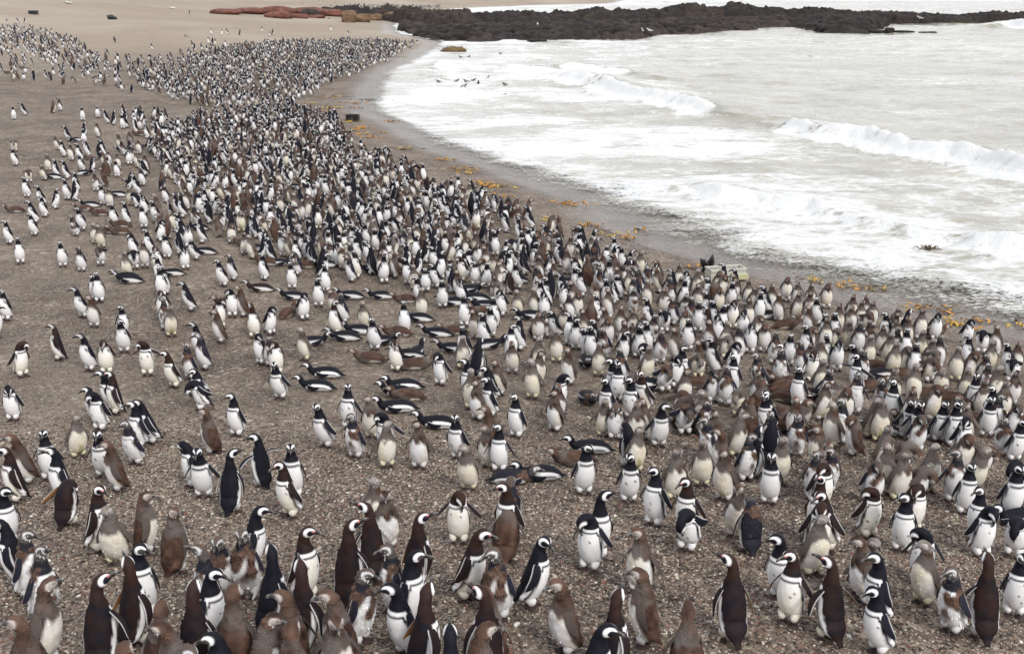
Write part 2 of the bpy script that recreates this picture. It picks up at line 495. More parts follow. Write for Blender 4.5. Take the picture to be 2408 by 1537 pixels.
# ------------------------------------------------------------------ reef and rocks
def rock_mat(name, dark, mid, moss, mossamt, scale=1.0):
    r = NT(name)
    P = r.pos()
    c = r.ramp(r.noise(P, 1.2 * scale, 6, .7), [(.3, dark), (.5, mid), (.68, tuple(x * 1.9 for x in mid)), (.8, dark)])
    c = r.mix(r.range(r.noise(P, 7 * scale, 4, .8), .5, .7, 0, .5), c, tuple(x * .5 for x in dark))
    nrm = r.n('NewGeometry').outputs['Normal']; s = r.n('SeparateXYZ'); r.l(nrm, s.inputs[0])
    up = r.range(s.outputs['Z'], .55, .95)
    mf = r.math('MULTIPLY', up, r.range(r.noise(P, .35, 4, .7), 1 - mossamt - .1, 1 - mossamt + .12))
    c = r.mix(mf, c, r.mix(r.noise(P, 3, 3), moss, tuple(x * .5 for x in moss)))
    r.l(c, r.b.inputs['Base Color'])
    r.set(Rough=.75, Spec=.3)
    r.l(r.bump(r.noise(P, 1.2 * scale, 6, .65), 1.0, .5), r.b.inputs['Normal'])
    return r.m
M_REEF = rock_mat('dark_reef_rock', (.005, .004, .004), (.017, .012, .011), (.085, .085, .016), .30)
M_REEF2 = rock_mat('brown_reef_rock', (.008, .006, .005), (.032, .022, .017), (.10, .09, .02), .20)
M_RED = rock_mat('red_rock', (.045, .017, .013), (.13, .050, .036), (.10, .085, .04), .25)
M_TAN = rock_mat('tan_rock', (.05, .035, .022), (.14, .085, .05), (.13, .11, .03), .40)

def ledge(name, label, cat, fx0, fx1, bot, top, depth, mat, seed, group=None, blocky=.55, z0=-.6, n=(170, 60)):
    steep = bot is BACK
    if steep: depth = depth * .42
    """a rock ledge as a height field: its foot follows picture line `bot`, its crest rises to line `top` `depth` metres behind"""
    nu, nv = n
    fx = np.linspace(fx0, fx1, nu)
    fb = np.interp(fx, [p[0] for p in bot], [p[1] for p in bot]); ft = np.interp(fx, [p[0] for p in top], [p[1] for p in top])
    foot = np.array([on_level(a, b, 0)[:2] for a, b in zip(fx, fb)])
    V = np.zeros((nu, nv, 3))
    ends = np.minimum(1, np.minimum(np.arange(nu), np.arange(nu)[::-1]) / (nu * .06))
    for i in range(nu):
        d = foot[i] / np.linalg.norm(foot[i]); D0 = np.linalg.norm(foot[i])
        cr = D0 + depth * .72
        dd = ray(fx[i], ft[i]); k = cr / math.hypot(dd[0], dd[1]); H = CAMZ + dd[2] * k     # crest height
        u = np.linspace(-.06, 1.05, nv)
        pos_ = foot[i][None, :] + d[None, :] * (u * depth)[:, None]
        env = (smooth(u, -.06, .10) * .80 + smooth(u, .2, .72) * .20) if steep else (smooth(u, -.06, .05) * .42 + smooth(u, .10, .72) * .58)
        env = env * (1 - smooth(u, .80, 1.05))
        X, Y = pos_[:, 0], pos_[:, 1]
        steps = fbm(X * .16, Y * .22, 4, seed)
        qn = np.round(steps * 2.2) / 2.2
        h = env * max(H, .5) * (1 + .42 * (blocky * qn + (1 - blocky) * steps) * (1 - smooth(u, .55, .75) * .6)) * ends[i] ** .6
        h = h + (.22 * np.abs(fbm(X * 1.1, Y * 1.1, 3, seed + 5)) + .60 * (.45 - np.abs(fbm(X * .55, Y * .55, 2, seed + 9)))) * np.minimum(1, env * 5) * (1 - smooth(u, .9, 1.05)) 
        V[i, :, 0], V[i, :, 1] = X + .3 * fbm(Y * .7, X * .7, 2, seed + 2), Y
        V[i, :, 2] = np.where(env < .01, z0, h - .12)
    o = mesh_obj(name, V.reshape(-1, 3), grid_faces(nu, nv), mat, smooth_shade=True)
    return tag(o, label, cat, group)

BOT = [(940, 72), (1000, 90), (1040, 96), (1120, 97), (1200, 94), (1270, 98), (1400, 92), (1500, 90), (1560, 84), (1620, 78), (1700, 76), (1790, 67), (1860, 66), (1940, 76), (2040, 78), (2070, 66), (2160, 66), (2300, 64), (2420, 62)]
BACK = [(745, 36), (800, 42), (900, 50), (1000, 60), (1080, 66), (1200, 64), (1400, 58), (1700, 54), (2060, 56), (2420, 56)]
TOPB = [(745, 22), (800, 20), (840, 17), (900, 20), (950, 23), (1030, 28), (1120, 31), (1350, 28), (1490, 27), (1515, 23), (1600, 20), (1612, 14), (1690, 15), (1705, 12), (1745, 11), (1790, 18), (1900, 22), (2020, 27), (2100, 30), (2250, 35), (2290, 33), (2330, 29), (2380, 33), (2430, 36)]
TOPF = [(940, 66), (1000, 70), (1060, 64), (1150, 58), (1250, 58), (1400, 52), (1500, 52), (1600, 48), (1700, 46), (1800, 42), (1870, 38), (1950, 36), (2050, 40), (2100, 50), (2430, 48)]
L_ = [
    (745, 905, BACK, TOPB, 24, M_REEF, 101, 'dark rounded rock ledge at the landward end of the reef, behind the red rocks'),
    (880, 1120, BACK, TOPB, 24, M_REEF2, 102, 'brown mossy rock ledge where the back of the reef meets the sand'),
    (1090, 1370, BACK, TOPB, 26, M_REEF, 103, 'low dark reef ledge with sea directly behind its flat top'),
    (1340, 1620, BACK, TOPB, 26, M_REEF, 104, 'dark back ledge of the reef just left of the square moss-topped block'),
    (1600, 1712, BACK, TOPB, 22, M_REEF2, 105, 'square rock block with bright green moss on top at the back of the reef'),
    (1698, 1900, BACK, TOPB, 24, M_REEF, 106, 'tall dark rock block with a bird standing on its top'),
    (1880, 2110, BACK, TOPB, 24, M_REEF, 107, 'long dark back ledge sloping down behind the big front rock'),
    (2080, 2440, BACK, TOPB, 22, M_REEF, 108, 'long low dark ledge at the right end of the reef by the spray'),
    (940, 1160, BOT, TOPF, 24, M_REEF2, 111, 'brown bouldery front shelf of the reef where the sand ends'),
    (1130, 1420, BOT, TOPF, 24, M_REEF, 112, 'dark bouldery front shelf of the reef right of the kelp heap in the water'),
    (1390, 1660, BOT, TOPF, 24, M_REEF2, 113, 'lumpy dark brown front shelf in the middle of the reef'),
    (1630, 1870, BOT, TOPF, 22, M_REEF2, 114, 'brown front shelf of the reef ending at a white water inlet'),
    (1850, 2075, BOT, TOPF, 24, M_REEF, 115, 'massive dark front rock, the biggest lump on the right of the reef'),
]
for a in L_:
    ledge('rock_ledge', a[7], 'rock ledge', a[0], a[1], a[2], a[3], a[4], a[5], a[6], 'ledges of the dark reef')

rv3, rf3 = ico(3)
rv2, rf2 = ico(2)
def boulder(name, label, cat, fx, fy, wpx, hpx, mat, seed, group=None, flat=1.0, depthf=.8, level=None, hi=True):
    """foot centre at picture point (fx,fy), wpx wide and hpx high in the picture"""
    P = ground_at(fx, fy)
    if level is not None or P[2] < 0: P = on_level(fx, fy, 0); P[2] = 0.0
    ppm = FPX / (P[1] * ct + (CAMZ - P[2]) * st_)
    W = wpx / ppm / 2; H = hpx / ppm * 1.05
    v, f = (rv3, rf3) if hi else (rv2, rf2)
    nz = Noise(seed)
    r = 1 + .16 * nz(v, .5)[:, None] + .07 * Noise(seed + 50)(v, 1.4)[:, None] + .03 * Noise(seed + 90)(v, 3.5)[:, None]
    q = v * r
    q = np.sign(q) * np.abs(q) ** .8
    q[:, 0] *= W; q[:, 1] *= W * depthf
    q[:, 2] = q[:, 2] * H * .62 + H * .40
    o = mesh_obj(name, q, f, mat)
    o.location = (P[0], P[1] + W * depthf * .5, P[2])
    return tag(o, label, cat, group)

reds = [(530, 34, 75, 12, 'flat red rock slab at the left tip of the red outcrop'), (585, 33, 80, 13, 'second red slab from the left tip of the outcrop'),
        (645, 33, 90, 15, 'high middle slab of the red outcrop'), (655, 43, 62, 15, 'rounded red boulder in front of the red slabs, sticking out on the sand'),
        (720, 34, 90, 15, 'long red and mossy slab right of the middle of the outcrop'), (700, 43, 50, 9, 'low red stone right of the rounded red boulder'),
        (772, 38, 80, 14, 'brownish red slab where the outcrop meets the dark ledge'), (745, 43, 40, 7, 'small red stone in front of the brownish red slab')]
for i, (x, y, a, b, l) in enumerate(reds):
    boulder('red_rock', l, 'rock', x, y, a, b, M_RED, 200 + i, 'red rocks of the outcrop')
tans = [(819, 53, 40, 25, M_TAN, 'tall mossy green boulder standing alone on the sand before the reef'), (848, 52, 46, 16, M_TAN, 'tan boulder just right of the tall mossy green one'),
        (730, 38, 46, 15, M_REEF2, 'brown boulder left of the dark ledge end'), (878, 48, 44, 14, M_TAN, 'low tan boulder third from the mossy green one'),
        (905, 47, 60, 22, M_REEF2, 'tall reddish brown boulder against the dark ledge'), (940, 50, 70, 20, M_TAN, 'wide tan boulder at the foot of the dark ledge'),
        (985, 54, 55, 13, M_REEF2, 'low brown boulder where the ledge reaches the sand'), (980, 75, 34, 12, M_REEF2, 'mossy boulder, left of a pair on the sand spit'),
        (1000, 76, 26, 9, M_REEF2, 'mossy boulder, right of a pair on the sand spit'), (960, 77, 16, 6, M_REEF, 'small dark stone left of the mossy pair'),
        (1072, 68, 18, 6, M_REEF, 'lone small dark stone high on the sand spit'), (1052, 76, 20, 7, M_REEF, 'small dark stone nearest the tip of the sand spit'),
        (1030, 86, 26, 9, M_REEF2, 'dark mossy stone at the edge of the crowd by the water')]
for i, (x, y, a, b, mt, l) in enumerate(tans):
    boulder('boulder', l, 'rock', x, y, a, b, mt, 230 + i, 'boulders on the sand before the reef')
wr = [(1265, 99, 40, 6, 'flat dark rock awash before the reef, below the penguin standing there'), (1330, 97, 26, 4, 'small dark rock awash right of the flat one'),
      (2070, 77, 60, 6, 'long flat dark rock awash right of the big front rock'), (2092, 78, 22, 12, 'pointed dark rock sticking up from the water'),
      (2130, 78, 50, 5, 'low dark rock awash right of the pointed one'), (2185, 79, 40, 4, 'last low rock awash towards the spray')]
for i, (x, y, a, b, l) in enumerate(wr):
    boulder('sea_rock', l, 'rock', x, y, a, b, M_REEF, 260 + i, 'rocks awash before the reef', level=0)
# the rubble of stones on the reef shelf: nobody could count it
vs, fs = [], []; k = 0
for i in range(620):
    fx = random.uniform(950, 2090); u = random.uniform(0, 1) ** 1.1
    fb = np.interp(fx, [p[0] for p in BOT], [p[1] for p in BOT])
    ft = np.interp(fx, [p[0] for p in TOPF], [p[1] for p in TOPF])
    Pf = on_level(fx, fb - 1, 0); d = Pf[:2] / np.linalg.norm(Pf[:2])
    c = Pf[:2] + d * u * 15
    s = random.uniform(.25, 1.0)
    hgt0 = (.25 + .75 * u) * max(.3, (CAMZ + ray(fx, ft)[2] * (np.linalg.norm(Pf[:2]) + 17) / math.hypot(*ray(fx, ft)[:2]))) * .85
    q = rv2 * (1 + .2 * Noise(300 + i % 12)(rv2, .6)[:, None]) * np.array([s, s, s * random.uniform(.5, .9)])
    vs.append(q + np.array([c[0], c[1], hgt0])); fs.append(rf2 + k); k += len(rv2)
tag(mesh_obj('reef_rubble', np.concatenate(vs), np.concatenate(fs), M_REEF), kind='stuff')
# ------------------------------------------------------------------ penguins
fmz = NT('plumage')
pcl = fmz.attr('Col').outputs['Color']
op = fmz.objpos()
fn = fmz.noise(op, 60.0, 4, .7)
fmz.l(fmz.mix(fmz.range(fn, .35, .7, 0, .30), pcl, fmz.mix(1.0, pcl, (.45, .42, .40), 'MULTIPLY')), fmz.b.inputs['Base Color'])
fmz.set(Rough=.65, Spec=.12)
fmz.l(fmz.bump(fmz.noise(op, 90.0, 3, .7), .25, .006), fmz.b.inputs['Normal'])
M_PL = fmz.m
bmz = NT('beak_horn'); bmz.l(bmz.attr('Col').outputs['Color'], bmz.b.inputs['Base Color']); bmz.set(Rough=.35, Spec=.5); M_BILL = bmz.m
emz = NT('eye_gloss'); emz.set(Base=(.012, .008, .006), Rough=.12, Spec=.6); M_EYE = emz.m

# control points of the body's axis: tail tip ... front of the face; (x forward, z up)
RAD = np.array([  # half width, ventral radius, dorsal radius
    (.020, .005, .005), (.033, .016, .016), (.090, .072, .050), (.102, .098, .076), (.109, .104, .088), (.105, .099, .087),
    (.091, .087, .080), (.071, .067, .067), (.050, .048, .050), (.041, .041, .043), (.041, .039, .043), (.0435, .041, .0425),
    (.036, .034, .035), (.0195, .019, .019), (.006, .006, .006)])
STAND = [(-.122, .022), (-.096, .050), (-.066, .100), (-.026, .152), (-.004, .228), (.006, .296), (.010, .362), (.004, .418), (-.002, .462), (.001, .500), (.010, .536), (.032, .562), (.060, .570), (.084, .567), (.094, .565)]
POSES = {
    's': STAND,
    'u': [(-.155, .028), (-.122, .065), (-.080, .122), (-.034, .170), (-.010, .235), (.004, .305), (.012, .375), (.008, .437), (.002, .489), (.003, .533), (.012, .572), (.032, .600), (.058, .616), (.081, .625), (.091, .629)],
    'h': [(-.140, .026), (-.108, .060), (-.066, .112), (-.022, .156), (.000, .216), (.010, .280), (.012, .340), (.008, .390), (.004, .424), (.006, .450), (.016, .476), (.038, .496), (.064, .500), (.087, .494), (.097, .491)],
    'p': [(-.150, .028), (-.115, .065), (-.072, .112), (-.026, .152), (-.004, .228), (.006, .296), (.012, .362), (.016, .415), (.026, .455), (.050, .482), (.082, .486), (.108, .466), (.118, .440), (.117, .417), (.116, .408)],
    'b': [(-.170, .040), (-.130, .078), (-.085, .126), (-.034, .165), (-.006, .224), (.010, .285), (.030, .338), (.062, .372), (.098, .378), (.128, .362), (.148, .332), (.152, .298), (.142, .270), (.128, .248), (.123, .240)],
    'l': [(-.330, .030), (-.285, .040), (-.225, .062), (-.150, .084), (-.075, .092), (.000, .094), (.070, .096), (.125, .104), (.165, .122), (.188, .150), (.204, .182), (.230, .204), (.258, .208), (.281, .203), (.291, .200)],
    'w': STAND,
}
HEADTOP = {'s': .60, 'u': .655, 'h': .535, 'p': .525, 'b': .435, 'l': .185, 'w': .60}

DARK = np.array([.0075, .0075, .013]); BROWN = np.array([.022, .011, .009]); BRN2 = np.array([.060, .030, .022])
DOWN = np.array([.085, .049, .036]); WHITE = np.array([.76, .76, .78]); CREAM = np.array([.76, .70, .52]); GREY = np.array([.22, .20, .19])
def mixc(a, b, f):
    f = np.clip(f, 0, 1)[..., None]
    return a * (1 - f) + b * f

def body_cols(kind, t, a, P, seed):
    """plumage by position along the body (t) and round it (a: 0 belly .. 1 back)"""
    rr = np.random.RandomState(seed * 13 + 5)
    n1, n2, n3 = Noise(seed + 1), Noise(seed + 2), Noise(seed + 3)
    q1, q2, q3 = n1(P, 9), n2(P, 22), n3(P, 4)
    j = .009 * q2 + .009 * q1
    wid = np.interp(t, [0, 1.5, 2.5, 4, 5.5, 6.3, 7], [.15, .26, .40, .40, .37, .30, .2])
    u = np.maximum((a - wid) / .095, (t - 6.15) / .30) + j * 4
    e = np.sqrt(((t - 12.9) / 2.15) ** 2 + ((a - .40) / .40) ** 2)
    sw = lambda x, c, w=.12: smooth(x, c - w, c + w)
    if kind in 'AR':
        back = DARK if kind == 'A' else mixc(BROWN, DARK, .55 + .5 * q3 + .3 * q1)
        if kind == 'R': back = mixc(back, BRN2 * .7, (.45 * smooth(t, 7, 9) + .25 * (q3 > .3)))
        belly = WHITE if kind == 'A' else mixc(WHITE, CREAM, np.clip(.35 + .4 * (4.5 - t) / 3 + .1 * q1, 0, .8))
        stripe = DARK * 1.1 if kind == 'A' else BROWN * .8
        c = mixc(np.broadcast_to(belly, P.shape), np.broadcast_to(stripe, P.shape), sw(u, 0))
        c = mixc(c, np.broadcast_to(WHITE, P.shape), sw(u, .75))
        c = mixc(c, np.broadcast_to(back, P.shape), sw(u, np.where(t > 5.9, 2.35, 2.6)))
        c = mixc(c, np.broadcast_to(back * .8, P.shape), smooth(t, 1.9, 1.2) * (a > .3))
        c = mixc(c, DARK * 1.5, (rr.uniform(size=a.shape) < .012) * (u < 0))
        f = mixc(np.broadcast_to(back, P.shape), np.broadcast_to(WHITE, P.shape), (1 - sw(e, 1.17, .06)) * smooth(t, 8.8, 9.4))
        face = GREY * .35 if kind == 'A' and seed % 3 == 0 else DARK * 1.4
        f = mixc(f, np.broadcast_to(face, P.shape), 1 - sw(e, .76, .05))
        f = mixc(f, np.broadcast_to(DARK * 2, P.shape), smooth(t, 13.1, 13.6))
        if kind == 'R': f = mixc(f, np.array([.55, .20, .18]), smooth(t, 12.3, 12.8) * smooth(t, 13.9, 13.3) * smooth(a, .50, .60) * smooth(a, .86, .74) * .8)
        return mixc(c, f, smooth(t, 8.4, 8.7))
    if kind in 'JC':
        dn = DOWN * (1 + .35 * q1[..., None] + .2 * q3[..., None]) if kind == 'J' else mixc(DOWN * .95, GREY * .9, .45 + .4 * q3)
        lo = BROWN * 1.6
        back = mixc(dn, np.broadcast_to(lo, P.shape), .35 + .5 * q3 + .25 * q2) if kind == 'J' else dn * (1 + .2 * q2[..., None])
        belly = mixc(np.broadcast_to(WHITE * .88, P.shape), np.broadcast_to(np.array([.66, .60, .50]), P.shape), .35 + .5 * q3)
        if kind == 'C':
            belly = mixc(belly, CREAM * .9, .35)
            belly = mixc(belly, np.array([.30, .27, .06]), smooth(.35 * q1 + .45 * q3 + .55 * (4.4 - t) / 2 - a * 2.5, .42, .9) * .6 * (seed % 2))
        c = mixc(belly, back, smooth((a - wid - .02) / .095 + j * 5, -.5, .6))
        collar = mixc(np.broadcast_to(dn * .75, P.shape), np.broadcast_to(GREY * .55, P.shape), .4 + .4 * q3)
        top = smooth((t - 6.0) + j * 9 + .25 * q1, -.2, .25)
        c = mixc(c, collar, top)
        hd = mixc(np.broadcast_to(dn, P.shape), np.broadcast_to(GREY * 1.7, P.shape), (1 - smooth(e, .75, 1.1)) * .85)
        hd = mixc(hd, np.broadcast_to(GREY * 2.4, P.shape), np.exp(-((e - .95) / .13) ** 2) * (a < .75) * (.8 if kind == 'J' else .95))
        hd = mixc(hd, np.broadcast_to(GREY * .5, P.shape), np.exp(-(((t - 13.0) / .5) ** 2 + ((a - .62) / .14) ** 2)) * .75)
        if kind == 'C': hd = mixc(hd, np.broadcast_to(GREY * 1.3, P.shape), .35 + .3 * q1)
        return mixc(c, hd, smooth(t, 8.9, 9.8))
    # M: moulting, new dark and white coat under patches of brown down
    back = np.broadcast_to(DARK * 1.5 + .004, P.shape)
    c = mixc(np.broadcast_to(WHITE * .92, P.shape), np.broadcast_to(GREY * .35, P.shape), sw(u, 0) * (.6 + .3 * q1))
    c = mixc(c, np.broadcast_to(WHITE * .9, P.shape), sw(u, .8))
    c = mixc(c, back, sw(u, 2.1))
    c = mixc(c, np.broadcast_to(GREY * 1.1, P.shape), (q1 + q2 > .9) * (u < 0) * .5)
    dpatch = smooth(q3 * .5 + .55 * np.exp(-((t - 6.7) / 1.5) ** 2) + .25 * q1 + .25 * (a - .3), .35, .55) * smooth(t, 3, 4.5)
    c = mixc(c, DOWN * (1 + .4 * q2[..., None]), dpatch)
    f = mixc(np.broadcast_to(GREY * .35, P.shape), np.broadcast_to(WHITE * .75, P.shape), np.exp(-((e - .98) / .15) ** 2) * (a < .88))
    f = mixc(f, np.broadcast_to(WHITE * .8, P.shape), (q2 + .7 * q1 > .75) * (e < 1.2) * .8)
    f = mixc(f, np.broadcast_to(DOWN * 1.2, P.shape), smooth(a, .72, .9) * (.5 + .5 * q1))
    return mixc(c, f, smooth(t, 8.7, 9.3))

def catmull(C, t):
    C = np.asarray(C, float); n = len(C)
    i = np.clip(np.floor(t).astype(int), 0, n - 2); f = (t - i)[:, None]
    p = lambda k: C[np.clip(k, 0, n - 1)]
    p0, p1, p2, p3 = p(i - 1), p(i), p(i + 1), p(i + 2)
    return .5 * (2 * p1 + (p2 - p0) * f + (2 * p0 - 5 * p1 + 4 * p2 - p3) * f ** 2 + (3 * p1 - p0 - 3 * p2 + p3) * f ** 3)

LOD = {0: (40, 62), 1: (26, 40), 2: (12, 19), 3: (8, 12)}
TR = {0: None}
def penguin_parts(pose, kind, seed, hyaw=0.0, wing=.12, lean=0.0, lod=0):
    """dict part -> list of (verts, faces, colours, material); x forward, z up, feet at the origin"""
    ns, nr = LOD[lod]
    rr = np.random.RandomState(seed * 7 + 3)
    C = np.array(POSES[pose])
    fat = {'A': 1.0, 'R': .98, 'J': 1.10, 'C': 1.10, 'M': 1.04}[kind]
    Rd = RAD.copy(); Rd[1:8] *= .94; Rd[1:9] *= fat; Rd[9:13] *= 1 + (fat - 1) * .7
    if pose == 'l':
        Rd[3:8, 0] *= 1.06; Rd[3:7, 1] *= .92
    if pose == 'u': Rd[7:11] *= .94
    if pose == 'h': Rd[6:11] *= 1.08
    t = np.interp(np.linspace(0, 1, nr), [0, .10, .55, 1], [0, 1.6, 7.5, 14])
    c = catmull(C, t); rd = catmull(Rd, t).clip(.003, None)
    T = np.gradient(c, t, axis=0); T /= np.linalg.norm(T, axis=1)[:, None]
    V = np.stack([T[:, 1], -T[:, 0]], -1)                 # ventral direction in the side plane
    th = np.linspace(0, 2 * math.pi, ns, endpoint=False)
    cv, sv = np.cos(th), np.sin(th)
    a = np.abs((th + math.pi) % (2 * math.pi) - math.pi) / math.pi
    r_v = np.where(cv[None, :] > 0, rd[:, 1:2], rd[:, 2:3]) * cv[None, :]
    r_l = rd[:, 0:1] * sv[None, :]
    # the belly of a standing bird hangs in two low lobes over the feet
    P = np.zeros((nr, ns, 3))
    P[..., 0] = c[:, 0:1] + V[:, 0:1] * r_v
    P[..., 2] = c[:, 1:2] + V[:, 1:2] * r_v
    P[..., 1] = r_l
    tt = np.broadcast_to(t[:, None], (nr, ns)); aa = np.broadcast_to(a[None, :], (nr, ns))
    rest = np.stack([tt * .045, np.sin(th)[None, :] * rd[:, 0:1], np.cos(th)[None, :] * rd[:, 1:2]], -1)
    colr = body_cols(kind, tt, aa, rest, seed)
    if lod < 2:
        amp = {'A': .0018, 'R': .0022, 'J': .0055, 'C': .0045, 'M': .0065}[kind]
        N = P - np.concatenate([np.stack([c[:, 0], 0 * t, c[:, 1]], -1)[:, None, :]] * ns, 1)
        N /= np.linalg.norm(N, axis=-1, keepdims=True) + 1e-6
        lump = Noise(seed + 8)(rest, 14) * .6 + Noise(seed + 9)(rest, 30) * .5
        if kind == 'M': lump = lump * (.4 + 1.2 * (np.abs(colr[..., 0] / (colr[..., 2] + .01) - 1.9) < .6))
        P += N * (lump * amp * smooth(tt, 1, 3) * (1 - .8 * smooth(tt, 10, 12)))[..., None]
    # turn of the head: rings beyond the neck swing about the neck's own upright axis
    ya = math.radians(hyaw) * smooth(t, 6.6, 10.5)
    ax = c[np.argmin(np.abs(t - 8.3)), 0]
    def swing(X, ang):
        X = X.copy(); x, y = X[..., 0] - ax, X[..., 1].copy()
        X[..., 0] = ax + x * np.cos(ang) - y * np.sin(ang); X[..., 1] = x * np.sin(ang) + y * np.cos(ang)
        return X
    P = swing(P, ya[:, None])
    def frame(tq):
        i = int(np.argmin(np.abs(t - tq)))
        return c[i], T[i], V[i], rd[i], math.radians(hyaw) * float(smooth(np.array(tq), 6.6, 10.5))
    out = {}
    F = grid_faces(nr, ns, wrap=True)
    top = np.arange(ns)[None, ::-1] + 0
    n0 = nr * ns
    bv = P.reshape(-1, 3); bc = colr.reshape(-1, 3)
    capA = np.array([P[0].mean(0), P[-1].mean(0)])
    bv = np.concatenate([bv, capA]); bc = np.concatenate([bc, bc[[0, n0 - 1]]])
    i0 = np.arange(ns); tri = np.concatenate([np.stack([i0, np.roll(i0, -1) * 1, np.full(ns, n0)], -1)[:, ::1],
                                              np.stack([(nr - 1) * ns + np.roll(i0, -1), (nr - 1) * ns + i0, np.full(ns, n0 + 1)], -1)])
    bf = [F[:, ::-1], tri]
    if lod < 2 and kind in 'JMC':
        # loose tufts of down standing off the coat
        ctr_ = np.stack([c[:, 0], 0 * t, c[:, 1]], -1)[:, None, :]
        Nn = (P - swing(np.broadcast_to(ctr_, P.shape), ya[:, None])).reshape(-1, 3); Nn /= np.linalg.norm(Nn, axis=1, keepdims=True) + 1e-6
        wgt = (tt > 2).reshape(-1) * (tt < 12).reshape(-1) * (.15 + (colr[..., 0] > colr[..., 2] * 1.25).reshape(-1))
        nt_ = {'J': 620, 'M': 520, 'C': 420}[kind] // (1 if lod == 0 else 2)
        pi_ = rr.choice(nr * ns, nt_, p=wgt / wgt.sum())
        b0 = P.reshape(-1, 3)[pi_]; nn_ = Nn[pi_]
        tg = np.cross(nn_, [0, 0, 1.0]); tg /= np.linalg.norm(tg, axis=1, keepdims=True) + 1e-6
        wd_ = rr.uniform(.003, .007, (nt_, 1)); ln_ = rr.uniform(.005, .014, (nt_, 1)) * {'J': .9, 'M': 1.25, 'C': .7}[kind]
        dn_ = np.array([0, 0, -1.0]) * rr.uniform(.4, 1.3, (nt_, 1)) + tg * rr.normal(0, .5, (nt_, 1))
        tv = np.stack([b0 - tg * wd_, b0 + tg * wd_, b0 + (nn_ * .8 + dn_ * .8) * ln_], 1).reshape(-1, 3)
        tcol = np.repeat(bc[pi_] * rr.uniform(.75, 1.4, (nt_, 1)) + (.008 if kind != 'M' else .02), 3, 0)
        tcol[2::3] *= 1.15
        bf[1] = np.concatenate([tri, np.arange(nt_ * 3).reshape(-1, 3) + len(bv)])
        bv = np.concatenate([bv, tv]); bc = np.concatenate([bc, tcol])
    parts = [('body', bv, bf, bc, M_PL)]
    # beak
    cb, Tb, Vb, rb, yb = frame(13.2)
    nb, ks = (10, 6) if lod < 2 else (4, 3)
    s = np.linspace(0, 1, ks); L = .070 if kind in 'ARM' else .062
    bw = np.interp(s, [0, .5, .85, 1], [.0120, .0085, .0055, .001]); bh = np.interp(s, [0, .5, .85, 1], [.0185, .0140, .0110, .0025])
    ph = np.linspace(0, 2 * math.pi, nb, endpoint=False)
    Q = np.zeros((ks, nb, 3))
    droop = .010 * smooth(s, .6, 1.0)
    ctr = cb[None, :] + Tb[None, :] * (s * L)[:, None] + Vb[None, :] * droop[:, None]
    Q[..., 0] = ctr[:, 0:1] + Vb[0] * bh[:, None] * np.cos(ph); Q[..., 2] = ctr[:, 1:2] + Vb[1] * bh[:, None] * np.cos(ph)
    Q[..., 1] = bw[:, None] * np.sin(ph)
    Q = swing(Q, np.full(Q.shape[:2], yb))
    bcol = mixc(np.broadcast_to(np.array([.020, .018, .018]), Q.shape), np.broadcast_to(np.array([.16, .14, .13]), Q.shape), np.exp(-((s - .62) / .12) ** 2)[:, None] * np.ones(nb) * .7)
    if kind in 'JC': bcol = bcol * 1.3 + .02
    parts.append(('beak', Q.reshape(-1, 3), [grid_faces(ks, nb, True)[:, ::-1]], bcol.reshape(-1, 3), M_BILL))
    # flippers
    cs, Ts, Vs, rs, ys = frame(6.5)
    nu, nw = (12, 7) if lod < 2 else (4, 3)
    uu = np.linspace(0, 1, nu)
    length = .205 if pose != 'l' else .175
    wdt = np.interp(uu, [0, .12, .4, .7, .9, 1], [.023, .031, .035, .031, .021, .005])
    swp = -.030 * uu + .022 * np.sin(uu * math.pi)
    wc = {'A': DARK * 1.2, 'R': BROWN * .55 + DARK * .4, 'J': np.array([.075, .060, .054]), 'C': np.array([.10, .082, .070]), 'M': DARK * 2.2}[kind]
    inner = {'A': WHITE * .7, 'R': np.array([.28, .13, .05]), 'J': GREY, 'C': GREY * 1.3, 'M': WHITE * .6}[kind]
    wang = wing if not isinstance(wing, tuple) else None
    for side in (1, -1):
        wg = wing if wang is not None else wing[0 if side > 0 else 1]
        vv = np.linspace(-1, 1, nw)
        G = []; GC = []
        for face in (1, -1):
            X = swp[:, None] + wdt[:, None] * vv[None, :]
            Y = face * .0055 * np.sqrt(np.clip(1 - vv[None, :] ** 2, 0, 1)) * (1 - .5 * uu[:, None]) + .012 * np.sin(uu * math.pi)[:, None] * (1 if lod < 2 else 1)
            Z = -uu[:, None] * length * np.ones(nw)
            G.append(np.stack([X, Y, Z], -1))
            cc = np.broadcast_to(wc if face > 0 else inner, G[-1].shape).copy()
            if kind in 'ARM':
                edge_ = smooth(np.abs(vv), .72, .86)[None, :, None] if nw > 4 else 0 * vv[None, :, None]
                rim = WHITE * .8 if kind != 'M' else GREY * 2
                edge1 = edge_ * (vv < 0)[None, :, None]
                cc = cc * (1 - edge1) + rim * edge1
                if face < 0:
                    e2 = smooth(np.abs(vv), .45, .7)[None, :, None] * (vv > 0)[None, :, None]
                    cc = cc * (1 - e2) + wc * e2
            GC.append(cc)
        g = np.concatenate([G[0].reshape(-1, 3), G[1].reshape(-1, 3)]); gc = np.concatenate([q.reshape(-1, 3) for q in GC])
        k = nu * nw
        f1 = grid_faces(nu, nw); f2 = f1[:, ::-1] + k
        # outward turn about the fore-aft axis, then sweep back
        wg = wg + .15
        ca, sa = math.cos(wg), math.sin(wg)
        y_ = g[:, 1] * ca - g[:, 2] * sa; z_ = g[:, 1] * sa + g[:, 2] * ca
        x_ = g[:, 0]
        sb = .16 if pose != 'l' else -.15
        x2 = x_ * math.cos(sb) + z_ * math.sin(sb); z2 = -x_ * math.sin(sb) + z_ * math.cos(sb)
        lat = rs[0] * 1.0
        yoff = lat + y_
